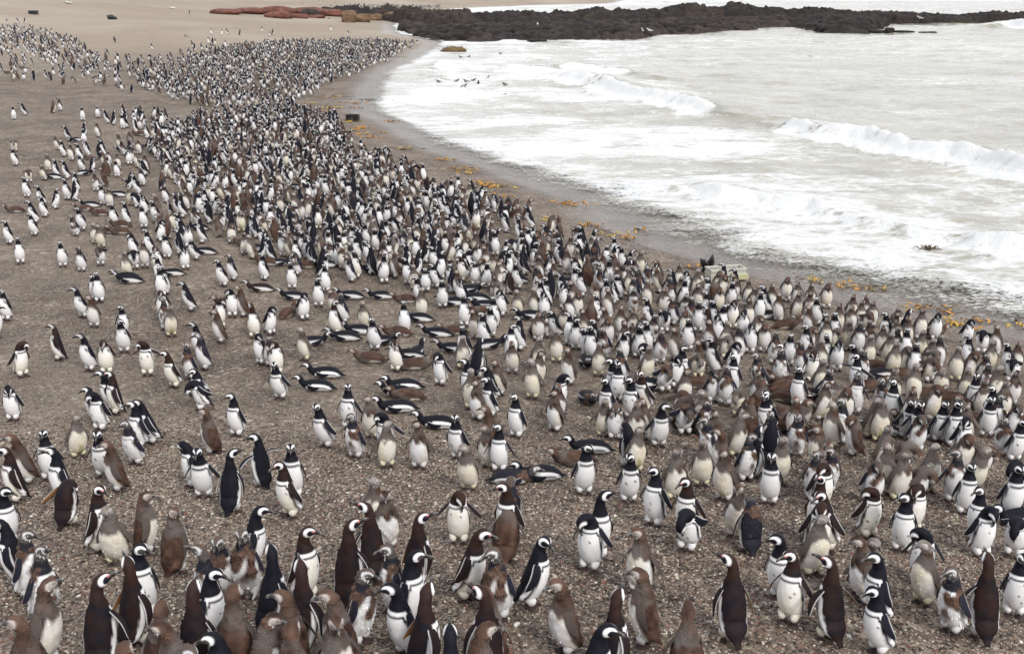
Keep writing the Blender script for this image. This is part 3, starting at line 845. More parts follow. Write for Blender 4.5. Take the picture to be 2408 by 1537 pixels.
        W = np.stack([cs[0] + Vs[0] * (x2 - .008) + Ts[0] * z2, yoff * side, cs[1] + Vs[1] * (x2 - .008) + Ts[1] * z2], -1)
        fa = [f1 if side < 0 else f1[:, ::-1], f2 if side < 0 else f2[:, ::-1]]
        parts.append(('flipper', W, fa, gc, M_PL))
    # feet with their short feathered shanks
    if pose != 'l' and lod < 3:
        for side in (1, -1):
            y0 = .047 * side * fat
            nk = 10 if lod < 2 else 5
            zz = np.array([.115, .082, .056, .036, .012]); rr_ = np.array([.038, .040, .028, .013, .010])
            xx = np.array([.0, .012, .020, .012, .010])
            ph = np.linspace(0, 2 * math.pi, nk, endpoint=False)
            S = np.stack([xx[:, None] + rr_[:, None] * 1.15 * np.cos(ph), y0 + rr_[:, None] * .9 * np.sin(ph), zz[:, None] + 0 * ph], -1)
            wcol_ = {'A': WHITE, 'R': mixc(WHITE[None], CREAM[None], np.array([.5]))[0], 'J': WHITE * .85, 'C': CREAM * .9, 'M': WHITE * .85}[kind]
            sc_ = np.array([wcol_, wcol_, wcol_ * .85, np.array([.09, .05, .045]), np.array([.05, .03, .03])])
            SC = np.broadcast_to(sc_[:, None, :], S.shape)
            # webbed foot: three toes
            toe = np.array([(-.022, 0, .010), (.000, -.014, .014), (.030, -.030, .006), (.034, -.026, .004), (.030, -.012, .006), (.052, 0, .006), (.030, .012, .006), (.034, .026, .004), (.030, .030, .006), (.000, .014, .014), (.008, 0, .024)])
            tb = toe.copy(); tb[:, 2] = -.004
            w_ = toe * np.array([1.65, 1.35, 1.3]); w_[:, 1] += y0; tb = tb * np.array([1.65, 1.35, 1]); tb[:, 1] += y0
            ang = .2 * side
            ring = [0, 1, 2, 4, 5, 6, 8, 9]
            tf = [[10, ring[i], ring[(i + 1) % 8]] for i in range(8)] + [[ring[i], 11 + ring[i], 11 + ring[(i + 1) % 8]] for i in range(8)] + [[ring[i], 11 + ring[(i + 1) % 8], ring[(i + 1) % 8]] for i in range(8)]
            fv = np.concatenate([S.reshape(-1, 3), w_, tb]); nS = 5 * nk
            fcol = np.concatenate([SC.reshape(-1, 3), np.tile(np.array([.045, .030, .030]), (22, 1))])
            parts.append(('foot', fv, [grid_faces(5, nk, True)[:, ::-1], np.array(tf) + nS], fcol, M_PL))
    if lod < 1:
        ce, Te, Ve, re_, ye = frame(12.35)
        for side in (1, -1):
            v, f = ev, ef
            ctr = np.array([ce[0] - Ve[0] * .008, (re_[0] * .955) * side, ce[1] - Ve[1] * .008])
            E = v * .0052 + ctr
            E = swing(E, np.full(len(E), ye))
            parts.append(('eye', E, [f], np.zeros((len(v), 3)) + .01, M_EYE))
    res = []
    cl, sl = math.cos(lean), math.sin(lean)
    for nme, v, f, cc, mt in parts:
        v = np.array(v, float)
        if lean and nme != 'foot':
            x, z = v[:, 0].copy(), v[:, 2] - .05
            v[:, 0] = x * cl + z * sl; v[:, 2] = .05 - x * sl + z * cl
        if nme == 'body': v[:, 2] = np.maximum(v[:, 2], .012 if pose != 'l' else .003)
        res.append((nme, v, f, cc, mt))
    return res

ev, ef = ico(1)
CACHE = {}
def penguin_meshes(key):
    if key not in CACHE:
        pose, kind, seed, hy, wing, lean, lod = key
        CACHE[key] = [(n, mesh_data('penguin_' + n, v, f, mt, c)) for n, v, f, c, mt in penguin_parts(pose, kind, seed, hy, wing, lean, lod)]
    return CACHE[key]

def make_penguin(P, yaw, scale, key, label=None, group=None):
    root = empty('penguin', P, math.radians(-90 + yaw), scale)
    tag(root, label, 'penguin', group)
    ms_ = penguin_meshes(key)
    for n, me in ms_:
        o = bpy.data.objects.new(n, me)
        o.parent = root
        col.objects.link(o)
    return root
# ------------------------------------------------------------------ who stands where: seen in the photograph, one entry a bird
# head top x, y (in a tile of the picture), kind A adult, R worn brown adult, J brown downy juvenile, C pale juvenile, M moulting;
# pose s stand, u neck up, h hunched, p preening, b bent, l lying, w flippers spread; facing in degrees (0 to the viewer, 90 right);
# then optional turn of the head and opening of the flippers
TILES = {
(0, 2043, 3.01): """315 70 M s 65;490 225 M u 60;540 640 J u 80 20;250 1080 J s -150 60;1150 575 R u 175 -70 .45;1545 395 R u 160 60 .3;1610 235 A s 20 50;1940 945 J s 150 40;1880 1130 J s -60 -30;2220 745 R u 180 0 .2;2260 1345 M h 60;1450 1430 J s 180;2340 240 M u -40 -40;-10 -60 A s -90""",
(800, 2043, 3.01): """225 110 M s 20 -20;370 45 M s 10;820 265 A u 150 60 .25;1200 40 R s 60 20 .15;1170 440 R u 150 50 .4;110 510 A s 70;350 815 J u 170;130 1180 A h -60 -20;720 1030 J s 70;940 780 J s -140 40;1010 1170 J s 180;1440 755 J s -100 20;1540 1045 J s 20;1890 530 M s 60;2200 675 A s -40 -40;2140 250 M s -60 0""",
(1600, 2043, 3.01): """60 335 A s 60 30;230 720 R u 130 40 .35;850 40 R s 60 20 .1;990 280 M s -20 -30;1610 135 A s 80 -50;890 655 R u -150 40;850 795 J s -110;910 1170 J s 110;490 1200 A u 180;1740 645 J s -65;2330 1170 A s 60 20""",
(2400, 2043, 3.01): """300 60 J s -30 -40;290 525 J s -110;60 785 R u 130 30 .3;860 915 J u 180;1400 335 R u -175 60 .2;1960 105 A s -30 -50;2100 330 R s -30 -30 .35""",
(3200, 2043, 3.01): """150 360 R u -165 50 .55;440 92 J s -80;700 190 C s 20;660 325 A s -75;640 705 A s -65;1260 90 A p -20 -90;1260 203 C s -50 -20;1540 475 M s -65;1985 345 R u 178 0 .45;2400 335 A s -20""",
(0, 1560, 3.01): """135 385 J s -50 -20;490 360 A s 20 0;600 560 A s -40 -30;895 155 C s 40 30;1115 325 A s 5 0;1240 478 J s -70 0;1440 215 M s -35 0;1550 22 A s -35 -30;40 550 R s -60 0;50 1005 A s 50 30;840 925 R b 175;1190 985 R s 90 -30;1235 1210 C s 0;1710 1085 J s 110 -20;2065 1255 J s 150 -110;2100 505 A p -60 -60;2295 520 A s 0;2390 100 J s -100 30""",
(800, 1560, 3.01): """290 573 A u 178 -80 .15;610 398 A w -140 50;1010 508 A s 15 0;870 700 R s -40 0 .3;1300 15 A s -35 20;1700 150 M s -35;2080 162 A p -10 -70 .6;2130 253 C s 15 20;1990 903 C s 10;2125 1043 J s 10;1930 1190 R u -165 70 .3;1700 1383 R u 165 -70 .4;655 1235 A s 95 0""",
(1600, 1560, 3.01): """90 250 J s -15 -40;300 178 A l -90;510 152 A s -30 30;660 485 C s -10 -30;890 72 J s -100;885 273 C s -20 -20;1040 283 A s -15 -40;1500 765 A l -75;1240 815 M l 80;560 1075 R p 0 30 .45;1115 958 R s -30 -40 .1;1190 918 M h 175;1190 1305 J b 165;120 1298 R u 150 -60;2090 497 A s 10 30;2100 462 A l -90;1900 600 J l -75;2265 1052 A u 20 60;2090 1350 A p -20 -30""",
(2400, 1560, 3.01): """30 38 M p 0;110 275 A p -150 0;560 17 A s 0 50;290 308 C s 15 40;190 600 A s -5 -30;470 788 A s -35 -10;745 560 C s 5;830 888 R s -35 -20 .25;850 240 J l -85;1050 448 C s -10;1060 172 M s -60;1170 130 J s -20;1230 338 J s -100;1280 562 J s -35 0;900 50 M b 10;1110 0 M h 20;1520 128 C s 30 30;1690 325 A s 140 0;1610 395 M s 15 30;1470 980 J s -10;1600 1150 M p 178;770 1290 A b -40;1850 108 M s -20;1870 223 A p 160;1990 428 C s 5;1870 597 A s -10;2010 95 J l 10;2060 235 J l 60;2150 138 M s -25;2380 305 J h -80;2370 588 M s -30;280 0 C s 5;2260 -20 J h 60;1780 -80 A s -20;1580 -10 J p 0""",
(3200, 1560, 3.01): """160 22 C s -50;260 -25 M s -60;330 172 J p -110 60;20 305 J l 80;120 478 J h -20;150 545 M s -10 -50;40 590 C h 10;120 752 R p 10 -60;10 850 R u -40;40 1030 R s -50;60 1343 C s 30;85 1215 R p 10 -30;670 278 A l -80;760 -15 C s -10;1000 140 J l -70;1150 -5 A s 0;840 293 C s 30 -20;1240 188 M p 10;800 503 C s -45;1470 335 A l 90;1560 3 A s 5;1730 10 C s -40;1900 150 J l 90;1790 208 A p 20 -70;1810 418 J p 0;1380 508 C s 20;1100 588 C s 20;1160 512 J b 60;2060 543 J b 90;1960 545 C s 20 50;1650 592 M s -15 -60;1800 742 A s -10;710 733 M p 0;720 1058 R p 20 -120;1030 1088 A s -25 -40;1270 1008 R p 30 -80;1320 800 J b 60;1880 1013 A s -60 0;2060 1270 A p 10;2330 1250 A l -85;2250 700 A b -60;2390 748 A h -70;2180 203 M h -45;2380 55 M p 0;2400 220 A s 0;2330 1400 A b -30;2400 780 A s 0;2030 -60 A s -20;2150 -60 M s 20""",
(0, 1080, 3.01): """0 150 A s -20;-20 330 A s 100;870 112 A s -25 -30;1050 218 J s -5 -30;1120 -45 A s 10;1420 322 A s 30 -30;1410 468 A s 5 30;1870 168 R p 0;1900 262 M s 5;1990 330 C s 25;2145 42 A s -70;270 772 R p 60 60;600 557 R s -80 10;945 662 A s -30 -40;1190 748 R p 5 20 .4;1680 765 R p 5 -100 .8;1940 862 R s -30 -30;2300 520 A s -30 -40;2170 775 M s -30 30;2300 658 M s -55 0;2260 1065 A h -45;2200 1228 A b -60;1170 1090 A s -75 0;1280 1112 R s -60 10;1060 1362 A p -20 -20;1010 1288 A h -70;1600 1418 A s -60;60 1283 A p 0 30;1880 -115 A s 0;1500 -30 A l -85""",
(800, 1080, 3.01): """630 70 R l -85;320 103 J s -80;340 150 A p 0 -60;245 235 J l -60;190 265 R p 40 60;135 378 J s -60 0;550 325 R s 5 -120 .25;815 350 A p 60 0;985 355 J l 160;1020 163 A l -88;1190 190 A p 40 0;1320 -5 A s 0 60;1500 128 J h -40;1570 188 M s -40 60;1460 293 R s -25 100;1690 155 A l -85;1850 268 C s -5;2050 162 A l -80;2305 290 A s 0;2340 205 J l -80;1950 457 A s -15 0;1790 555 A l -88;1620 628 A l -85;2270 575 J l -80;2110 680 A l 80;1110 592 C s -30 -20;1280 688 A l 100;2190 742 R p -30 60;1910 880 J l -88;600 675 A p -40 80;730 690 M h 20;820 765 R p 10 -60;790 982 A s -25 30;1390 1050 A l -88;1290 1200 A l -88;1660 1258 A s -20 40;300 1368 A s -30 -30;1910 1382 C s -20 -20;2380 835 A l -80;2390 962 J l -80;2320 1192 A l -85;2260 1275 A l -88;2350 1310 J l -80;2230 1437 A l -80""",
(1600, 1080, 3.01): """60 -20 A s -40;130 130 C s 10;100 413 A l -88;300 588 A l -88;400 0 A s 0;540 30 A p -40 60;720 90 A l 80;770 185 A l -88;490 235 A l -80;870 268 A l -85;630 210 A s -15;980 223 A s -10;950 328 A s 0 -30;1040 160 A p -30;1080 68 C b 20;1010 -25 J h 10;760 358 J s -35;830 413 A s -40;850 340 J l -80;610 557 A s -40 60;500 570 J l -80;620 678 C s 20;960 720 A l 100;480 765 A l -85;820 715 A s 160 0;70 813 A l 160;110 948 J l 100;310 898 A p -30 0;1270 128 C s -20 0;1450 128 C s -20;1210 468 A s -60;1400 385 A l -80;1600 375 A h -60;1530 400 J h 0;1200 560 A s 10 40;1480 570 M l -20;1640 413 M p 0;1730 613 C s 0;1850 428 A s -30 -30;1820 328 J h 0;1960 457 A s -10 30;1870 190 M s -10;2000 185 J p 20;2030 368 J s -30;2140 240 J s 170;2190 190 A h -30;2140 500 A s -50 0;2120 560 A s -30 0;1200 738 J s -5 -20;1530 698 C s 20;1540 862 J s 20 40;1440 965 C s -20 -40;1850 830 J s -40;2230 763 C s -5;2090 935 A l 0;660 968 A s -30 -50;985 963 J s -50;720 1078 C s 0;760 1210 J s -50;880 1168 A s -60;880 1035 A h -70;1820 1158 A p 30 60;1760 1238 J s 10;1690 1332 J s -50;1230 1372 A s -30;2290 1178 A s -40;2320 1398 C s 10;2110 1345 M l 20;2360 968 A s -60;1540 18 A s -50;1590 0 A s -40;1790 78 A p -30;1890 28 J s -55;2140 100 C b -30;2300 138 J s -40;2310 340 J s -60;2320 -10 A s -20;2350 480 J p 10;1560 180 A p -20 0;2060 580 A h -40;2270 570 M s -30""",
(2400, 1080, 3.01): """390 22 C s -25;650 0 M s -30;840 18 A s 10;980 68 J s -30;1070 158 A s -60;1180 58 J b 175;1250 128 J p 0;1390 28 A s 0;1440 20 J h 20;1600 38 J s 0;1660 108 J h 20;1750 78 A s -60;1860 68 J s -20;2050 8 J p 0;2170 58 J h 0;2320 58 J s -20;1930 178 J s -40;1740 178 A s 0;2160 168 J s 20;2300 148 J s 10;2270 328 J s -60;1620 263 J s 10;1290 308 A s 10;1160 253 A s -50;1000 268 A s -10;1070 328 R s -100;900 218 M s -30;850 188 M h 0;600 128 J h 10;640 238 M h -60;400 228 A s -60;230 113 M h 0;110 338 J s -20;230 398 J h 0;310 418 J h 0;480 413 M s 20;610 408 A b 0;850 398 J p 0;870 470 A s -20;1200 448 A p -30;1110 498 J s -50;1320 523 C s -20;1430 278 R p 10;1540 388 A p 0;1460 563 M s -30;1600 548 A p -20;1850 385 A l 100;1740 458 J p 60;1790 548 J p 0;1910 638 M s 0;2050 495 J l 100;2080 638 A s -10;2250 540 A s -50;2160 738 M s -60;2300 758 J h 0;1930 788 A s -60;1940 828 M s -30;1380 700 C b 20;1140 698 A s -60;1050 700 M s 0;1000 738 J s -60;690 593 J s -60;560 618 M s 0;310 543 A s 5;390 508 A s 0 -60;90 523 J s -30;210 528 J h 0;110 603 A s 10 50;60 818 M s -30;320 785 A p -60;410 803 C s 15;790 798 A s -20 70;780 928 A p 20;1400 903 A s -30;1470 770 A p 30;1650 868 M s -60;1030 910 C b 10;1190 920 J l 60;1300 1028 M s -30;30 978 A s -20;190 1168 A s -20 -20;290 1090 R s -50 20;650 1045 M b 20;850 1068 J s 10 40;470 1190 A l 60;1030 1175 J l 90;1240 1108 M p 20;1690 1078 J s -20;1740 1215 J h 160;1770 1318 A s -50;1440 1328 C b -30;2160 1048 A s -40;2370 868 R p 0;2020 1205 J l 90;1990 1158 J l -80;2080 1340 J l 60;2130 1388 J s -40;2320 1300 R l 80;1040 1318 C s -30 -20;820 1350 J b 0;320 1418 J s -40;920 1415 J b 60;1610 1418 J s 175;2390 210 A s -30;2370 600 J p 60;1880 1110 J l 30""",
(3200, 1080, 1.715): """68 48 J p 0;235 108 J s 0;320 116 J s -20;295 158 J s 0;145 175 J s 0;45 230 A s -20;225 193 J h 0;375 168 J h 0;465 223 A s -60;520 228 J s 20;600 218 A s 120;715 218 J s 5;810 246 A p 0;540 193 C h 0;20 410 C s -10;65 270 J s 0;110 230 A s -20;215 278 C s 0;280 293 M s -10;340 293 M s -20;435 313 J s -20;480 355 C s 0;540 333 M s 0;600 348 A s -10;700 350 C s 0;775 398 C s 0;810 380 M s -20;765 340 J l 90;1035 288 A p 20;1095 358 A b -30;1190 318 J s -50 -20;980 385 A s -60;1165 415 C s 0;1285 420 A s -60;1335 433 J s -20;950 470 C s -20;1050 503 J p 20;1130 500 M s -20;1300 550 A b -30;1140 573 M s -10;1215 590 C s 10;1330 615 J s -10;1000 603 C s -20;1045 638 A s -30;1120 680 J s -10;1125 723 A s -60;1255 688 C s -20;375 398 C s 10;540 428 C s 0;230 433 A s -60;70 375 A s -30;130 423 A p 0;30 545 C s 0;80 603 M s 0;245 510 A w -60;300 473 M s -20;260 638 M s -20;200 745 J p 0;65 700 J s 30;420 663 M s -40;540 690 A s -50;510 600 C s -20;650 580 C s -20;640 435 A s -20;610 468 C p 30;800 495 C b 0;800 545 J b 20;820 610 C p -20;350 688 J l 100;620 723 J s -30;430 800 C s 30;660 808 A s -10;740 738 J l 80;810 728 J p 20;890 820 A s 0;940 790 J h 20;985 818 J l -20;400 558 J l 80;390 608 A l -60;560 608 J l 70;900 768 J l 80;150 348 C b 20;355 240 J b 10;140 820 J h -20;540 280 J h -20;590 250 J s -20;490 575 J l 90""",
(2600, 960, 2.744): """150 190 J s 0;215 272 A p -30;370 205 J s 0;350 243 C s 10;580 180 A s -70;757 225 A s -70;757 280 J s -70;590 268 J p 0;650 312 J p 40;450 322 A h -50;175 310 C s 20;40 272 M s 0""",
(0, 500, .98): """50 45 C b 20;43 75 A s -20;205 25 J s -30;230 45 A s -40;258 58 J s -20;297 55 A s -30;325 38 A s -30;175 97 C s 0;192 118 A s -50;240 120 A s -60;300 98 A s -20;325 158 A l 90;358 168 M s 0;155 138 J h -20;108 158 J b 30;200 172 A l -80;272 168 A s -40;92 183 A s -10;148 213 A s -30;240 192 A s -20;300 195 A s 120;215 228 A s 80;400 108 J s -150 ;385 213 A s -10;412 228 J h 0;445 238 A l -80;105 273 A s -40;152 257 A s -30;50 298 J l -80;117 322 A s -20;300 298 A s -10;340 278 A l -80;315 293 J l -80;375 310 J l -80;270 328 M s -20;20 350 A s -30;66 417 A s 20;227 432 A s 10;372 366 C s 0;355 362 C h 0;410 375 J l -85;455 353 J l -80;450 378 J l -80;422 288 A s -10;458 283 A s -40;540 293 A s 0;580 273 A s -20;300 450 M s -10;370 458 M b 0;472 470 C s 0;487 403 A p -40;510 468 A b 20;540 433 J s 0;562 383 A s -30;588 453 R p 0;625 403 A s -10;625 352 A p 60;718 375 A p 20;675 320 A s -30;600 485 A s -30;780 453 A l -90;708 455 A p 30;350 558 A h 0;480 548 A l -80;605 530 A s 0;650 535 A l -70;840 495 A s -30;870 480 M s -40;985 480 A s -40;1110 508 A s 0;1160 505 J l -80;1240 505 A l -60;1240 520 A s 0""",
}
def parse():
    rows = []
    for (ox, oy, z), txt in TILES.items():
        for e in txt.replace('\n', ';').split(';'):
            q = e.split()
            if len(q) < 5: continue
            rows.append((( ox + float(q[0]) / z) * .602, (oy + float(q[1]) / z) * .602, q[2], q[3], float(q[4]),
                         float(q[5]) if len(q) > 5 else 0.0, float(q[6]) if len(q) > 6 else None))
    return rows
birds = []
HEADX = {}
def head_forward(pose, lean):
    if pose == 'l': return 0.0
    x, z = POSES[pose][11]; return x * math.cos(lean) + (z - .05) * math.sin(lean)
for i, (fx, fy, kind, pose, yaw, hy, wing) in enumerate(parse()):
    rr = random.Random(i * 31 + 7)
    s = {'A': 1.03, 'R': 1.06, 'J': 1.0, 'C': 1.0, 'M': 1.0}[kind] * rr.uniform(.97, 1.05)
    P = ground_at(fx, fy, HEADTOP[pose] * s)
    lean = [.06, .14, .22, .10, .18, .02][(i * 7) % 6] if pose in 'suhw' else 0.0
    if pose == 'u': lean *= .4
    a_ = math.radians(-90 + yaw); hf = head_forward(pose, lean) * s
    P[0] -= math.cos(a_) * hf; P[1] -= math.sin(a_) * hf
    birds.append(dict(lean=lean, P=P, fx=fx, fy=fy, kind=kind, pose=pose, yaw=yaw, hy=hy, wing=wing, s=s, i=i))
# no two standing birds in one spot
for _ in range(12):
    for i, a in enumerate(birds):
        for b in birds[i + 1:]:
            dx = b['P'][0] - a['P'][0]; dy = b['P'][1] - a['P'][1]
            if abs(dx) > .3 or abs(dy) > .6: continue
            d = math.hypot(dx, dy) + 1e-6
            if d < .21:
                k = (.215 - d) / 2 / d
                for o_, sg in ((a, -1), (b, 1)):
                    o_['P'][0] += sg * dx * k * .6; o_['P'][1] += sg * dy * k
for b in birds: b['P'][2] = float(terrain(b['P'][0], b['P'][1]))
birds.sort(key=lambda b: b['P'][1])
# the 300 nearest birds: each a thing of its own
NEAR = birds[:300]
REST = birds[300:]

# ---- labels: look first, then what the bird stands beside
LOOK = {'A': 'black and white adult', 'R': 'brown-backed adult', 'J': 'brown downy juvenile', 'C': 'pale-bellied juvenile with brown collar', 'M': 'moulting penguin in patchy down'}
def facing(y):
    y = (y + 180) % 360 - 180
    if abs(y) <= 35: return 'facing the camera'
    if abs(y) >= 140: return 'seen from behind'
    return 'facing right' if y > 0 else 'facing left'
def posing(b):
    p = b['pose']
    f = facing(b['yaw'])
    if p == 'l': return 'lying down'
    if p == 'p': return 'preening with bent head'
    if p == 'b': return 'bent right over'
    if p == 'h': return 'hunched, ' + f
    if p == 'w': return 'with spread flippers'
    return 'standing ' + f
SPECIAL = [  # picture x, y (2408 wide) -> what anyone could find, and a short name for it
    (605, 1022, 'adult with both flippers spread wide, turned away, beak to the left', 'the adult with spread flippers'),
    (1663, 880 + 0, None, None),
]
named = {}
def near_to(x, y, want=None):
    c = [b for b in NEAR if want is None or b['pose'] in want]
    return min(c, key=lambda b: math.hypot(b['fx'] - x, b['fy'] - y))
def name(x, y, label, short, want=None):
    b = near_to(x, y, want)
    if id(b) not in named: named[id(b)] = (b, label, short)
name(604, 1019, 'black adult with both flippers spread wide, back half turned, beak pointing left', 'the penguin with spread flippers')
name(560, 1055, 'penguin with blue-black back and a fuzzy brown neck ring, seen from behind, beak left', 'the penguin with the fuzzy neck ring')
name(250, 1183, 'plump white-bellied juvenile facing straight out, lower left beyond the brown adults', 'the plump white-bellied juvenile')
name(405, 1190, 'fluffy brown penguin, back turned and head twisted right, alone by the lower left', 'the lone fluffy brown penguin')
name(230, 1346, 'brown-backed adult, back to camera, left flipper held out, beak to the left', 'the lower left adult with held-out flipper')
name(1735, 1298, 'brown adult seen squarely from behind, alone on open shingle at lower right', 'the lone brown adult seen from behind')
name(1313, 1363, 'stocky brown juvenile with a green-stained white belly, facing left', 'the green-stained juvenile')
name(1860, 1295, 'cream-bellied adult with one flipper out, just in front of a black and white adult', 'the cream-bellied adult at lower right')
name(1950, 1305, 'brown adult from behind with flippers held out, beak pointing up left', 'the adult with raised beak at lower right')
name(2325, 1300, 'brown adult from behind, both flippers out like wings, near the right edge', 'the flippers-out adult near the right edge')
name(650, 1284, 'tall black adult seen from behind with its beak pointing up to the right', 'the tall black adult')
name(820, 1215, 'black adult from behind with both flippers hanging out and worn white nicks', 'the black adult with hanging flippers')
name(1075, 1155, 'cream-bellied adult preening its chest with one flipper held out', 'the preening cream-bellied adult')
name(1205, 1200, 'round brown juvenile bent double with its head hidden', 'the bent-double round juvenile')
name(1600, 1195, 'white and blue-black penguin curled over with its head tucked away', 'the curled-over penguin')
name(1550, 942, 'white-bellied adult standing square to the camera, head turned right, alone', 'the square-standing adult')
name(335, 808, 'adult curled sideways while preening, one flipper stretched out to the left', 'the sideways preening adult')
name(60, 810, 'brown-backed adult with its head tucked into its side near the left edge', 'the tucked adult near the left edge')
name(750, 862, 'farther of two black penguins lying parallel on open shingle, heads left', 'the farther of the two lying penguins', 'l')
name(740, 893, 'nearer of two black penguins lying parallel on open shingle, heads left', 'the nearer of the two lying penguins', 'l')
name(865, 828, 'brown juvenile lying flat with raised head, beak left, at the middle', 'the lying brown juvenile', 'l')
name(163, 1128, 'dark brown adult bent forward, showing only its rounded back', 'the round-backed bent adult')
name(490, 965, 'shaggy reddish brown penguin standing half turned away, beak left', 'the shaggy reddish penguin')
name(750, 945, 'slim adult leaning back a little on open shingle, belly to the camera', 'the slim leaning adult')
name(2180, 1240, 'penguin bent over sideways with its white belly up and flipper out', 'the sideways-bent white penguin')
name(1385, 1040, 'white-bellied adult standing right in front of lying penguins', 'the adult before the lying group')
name(685, 1045, 'white-bellied penguin with a yellow-green stain low on its belly', 'the yellow-stained penguin')
name(125, 760, 'dark adult facing left, standing apart on the open left shingle', 'the dark adult on the left')
name(1655, 1035, 'broad pale juvenile with a green-stained belly standing square to the camera', 'the broad pale juvenile')
name(1750, 1135, 'penguin with a round face, red-brown collar and head turned to the camera', 'the round-faced penguin')
name(380, 828, 'slim cream-bellied adult with its beak left and flippers away from its sides', 'the slim cream-bellied adult')
name(2060, 1370, 'adult at the bottom edge with a grey beak to the left and striped side', 'the striped adult at the bottom')
name(2140, 1086, 'moulting juvenile bending its blotchy red-brown head down to its chest', 'the blotchy preening juvenile')
name(2061, 985, 'dark penguin lying flat on the shingle among standing juveniles at right', 'the dark lying penguin at right', 'l')
name(2221, 1000, 'dark penguin lying just behind a preening moulter near the right edge', 'the lying penguin near the right edge', 'l')
name(1527, 811, 'cream-bellied juvenile standing square-on in a small gap in the crowd', 'the square-on juvenile in the gap')
name(1845, 1025, 'smooth cream-bellied juvenile directly behind a small neat black and white adult', 'the smooth juvenile')
name(1615, 987, 'reddish brown juvenile lying on its belly, beak left, on open shingle', 'the lying reddish juvenile', 'l')
name(1251, 843, 'juvenile with the yellowest, dirtiest belly, standing at the middle right', 'the yellow-bellied juvenile')
name(2145, 1131, 'white-fronted adult preening so that its head is hidden, at lower right', 'the headless-looking preening adult')
name(1985, 905, 'juvenile bent over a dark lying body in the thick of the crowd', 'the juvenile over the lying body')
LM = list(named.values())
def words(s): return len(s.replace(',', ' ').split())
def rel(b, q):
    dx, dy = b['fx'] - q['fx'], b['fy'] - q['fy']
    if abs(dx) > 2.2 * abs(dy): return 'right of' if dx > 0 else 'left of'
    if abs(dy) > 2.2 * abs(dx): return 'in front of' if dy > 0 else 'behind'
    return ('in front of' if dy > 0 else 'behind') + (' and right of' if dx > 0 else ' and left of')
labels = {}
for b, l, s in LM: labels[id(b)] = l
used = set(labels.values())
ORD = ['nearest', 'second', 'third', 'fourth', 'fifth', 'sixth', 'seventh', 'eighth', 'ninth', 'tenth', 'eleventh', 'twelfth']
groups = {}
for b in NEAR:
    if id(b) in labels: continue
    cands = sorted(LM, key=lambda t: math.hypot(b['fx'] - t[0]['fx'], 1.3 * (b['fy'] - t[0]['fy'])))
    q = cands[0]
    look = LOOK[b['kind']] if b['pose'] in 'suw' else LOOK[b['kind']].split(' with')[0].split(' in')[0]
    key = (look + ' ' + posing(b), rel(b, q[0]), q[2])
    groups.setdefault(key, []).append((math.hypot(b['fx'] - q[0]['fx'], b['fy'] - q[0]['fy']), b, cands))
for key, lst in groups.items():
    lst.sort(key=lambda t: t[0])
    for k, (d, b, cands) in enumerate(lst):
        look, rl, short = key
        if len(lst) == 1: l = f'{look}, {rl} {short}'
        else: l = f'{ORD[min(k, 11)]} {look}, {rl} {short}' if k else f'nearest {look}, {rl} {short}'
        if words(l) > 16: l = l.replace('pale-bellied juvenile with brown collar', 'pale-bellied juvenile').replace('moulting penguin in patchy down', 'moulting penguin').replace(' with bent head', '').replace('standing ', '')
        if words(l) > 16: l = l.replace('preening', 'preening').replace('seen from behind', 'from behind').replace(' at lower right', '').replace('facing the camera', 'facing front').replace('turned ', '')
        if words(l) > 16: l = l.replace('in front of and ', 'in front ').replace('behind and ', 'behind ').replace('the ', '', 1)
        if words(l) > 16: l = l.replace(' standing', '').replace('black and white', 'black-white').replace(' brown downy', ' brown').replace('seen from behind, ', '')
        while l in used: l = 'another ' + l
        used.add(l); labels[id(b)] = l

for k, b in enumerate(NEAR):
    lod = 0 if k < 95 else 1
    hy = b['hy']
    wing = b['wing'] if b['wing'] is not None else (1.15 if b['pose'] == 'w' else [.06, .14, .30][b['i'] % 3])
    if b['pose'] == 'w': wing = (1.0, 1.25)
    seed = b['i'] % (9 if lod == 0 else 5)
    if lod: hy = round(hy / 30) * 30; wing = .1 if not isinstance(wing, tuple) and wing < .25 else wing
    lean = b['lean']
    make_penguin(b['P'], b['yaw'] + 6 * math.sin(k * 1.7), b['s'], (b['pose'], b['kind'], seed, hy, wing, lean, lod), labels[id(b)], 'Magellanic penguins crowded on the shingle beach')

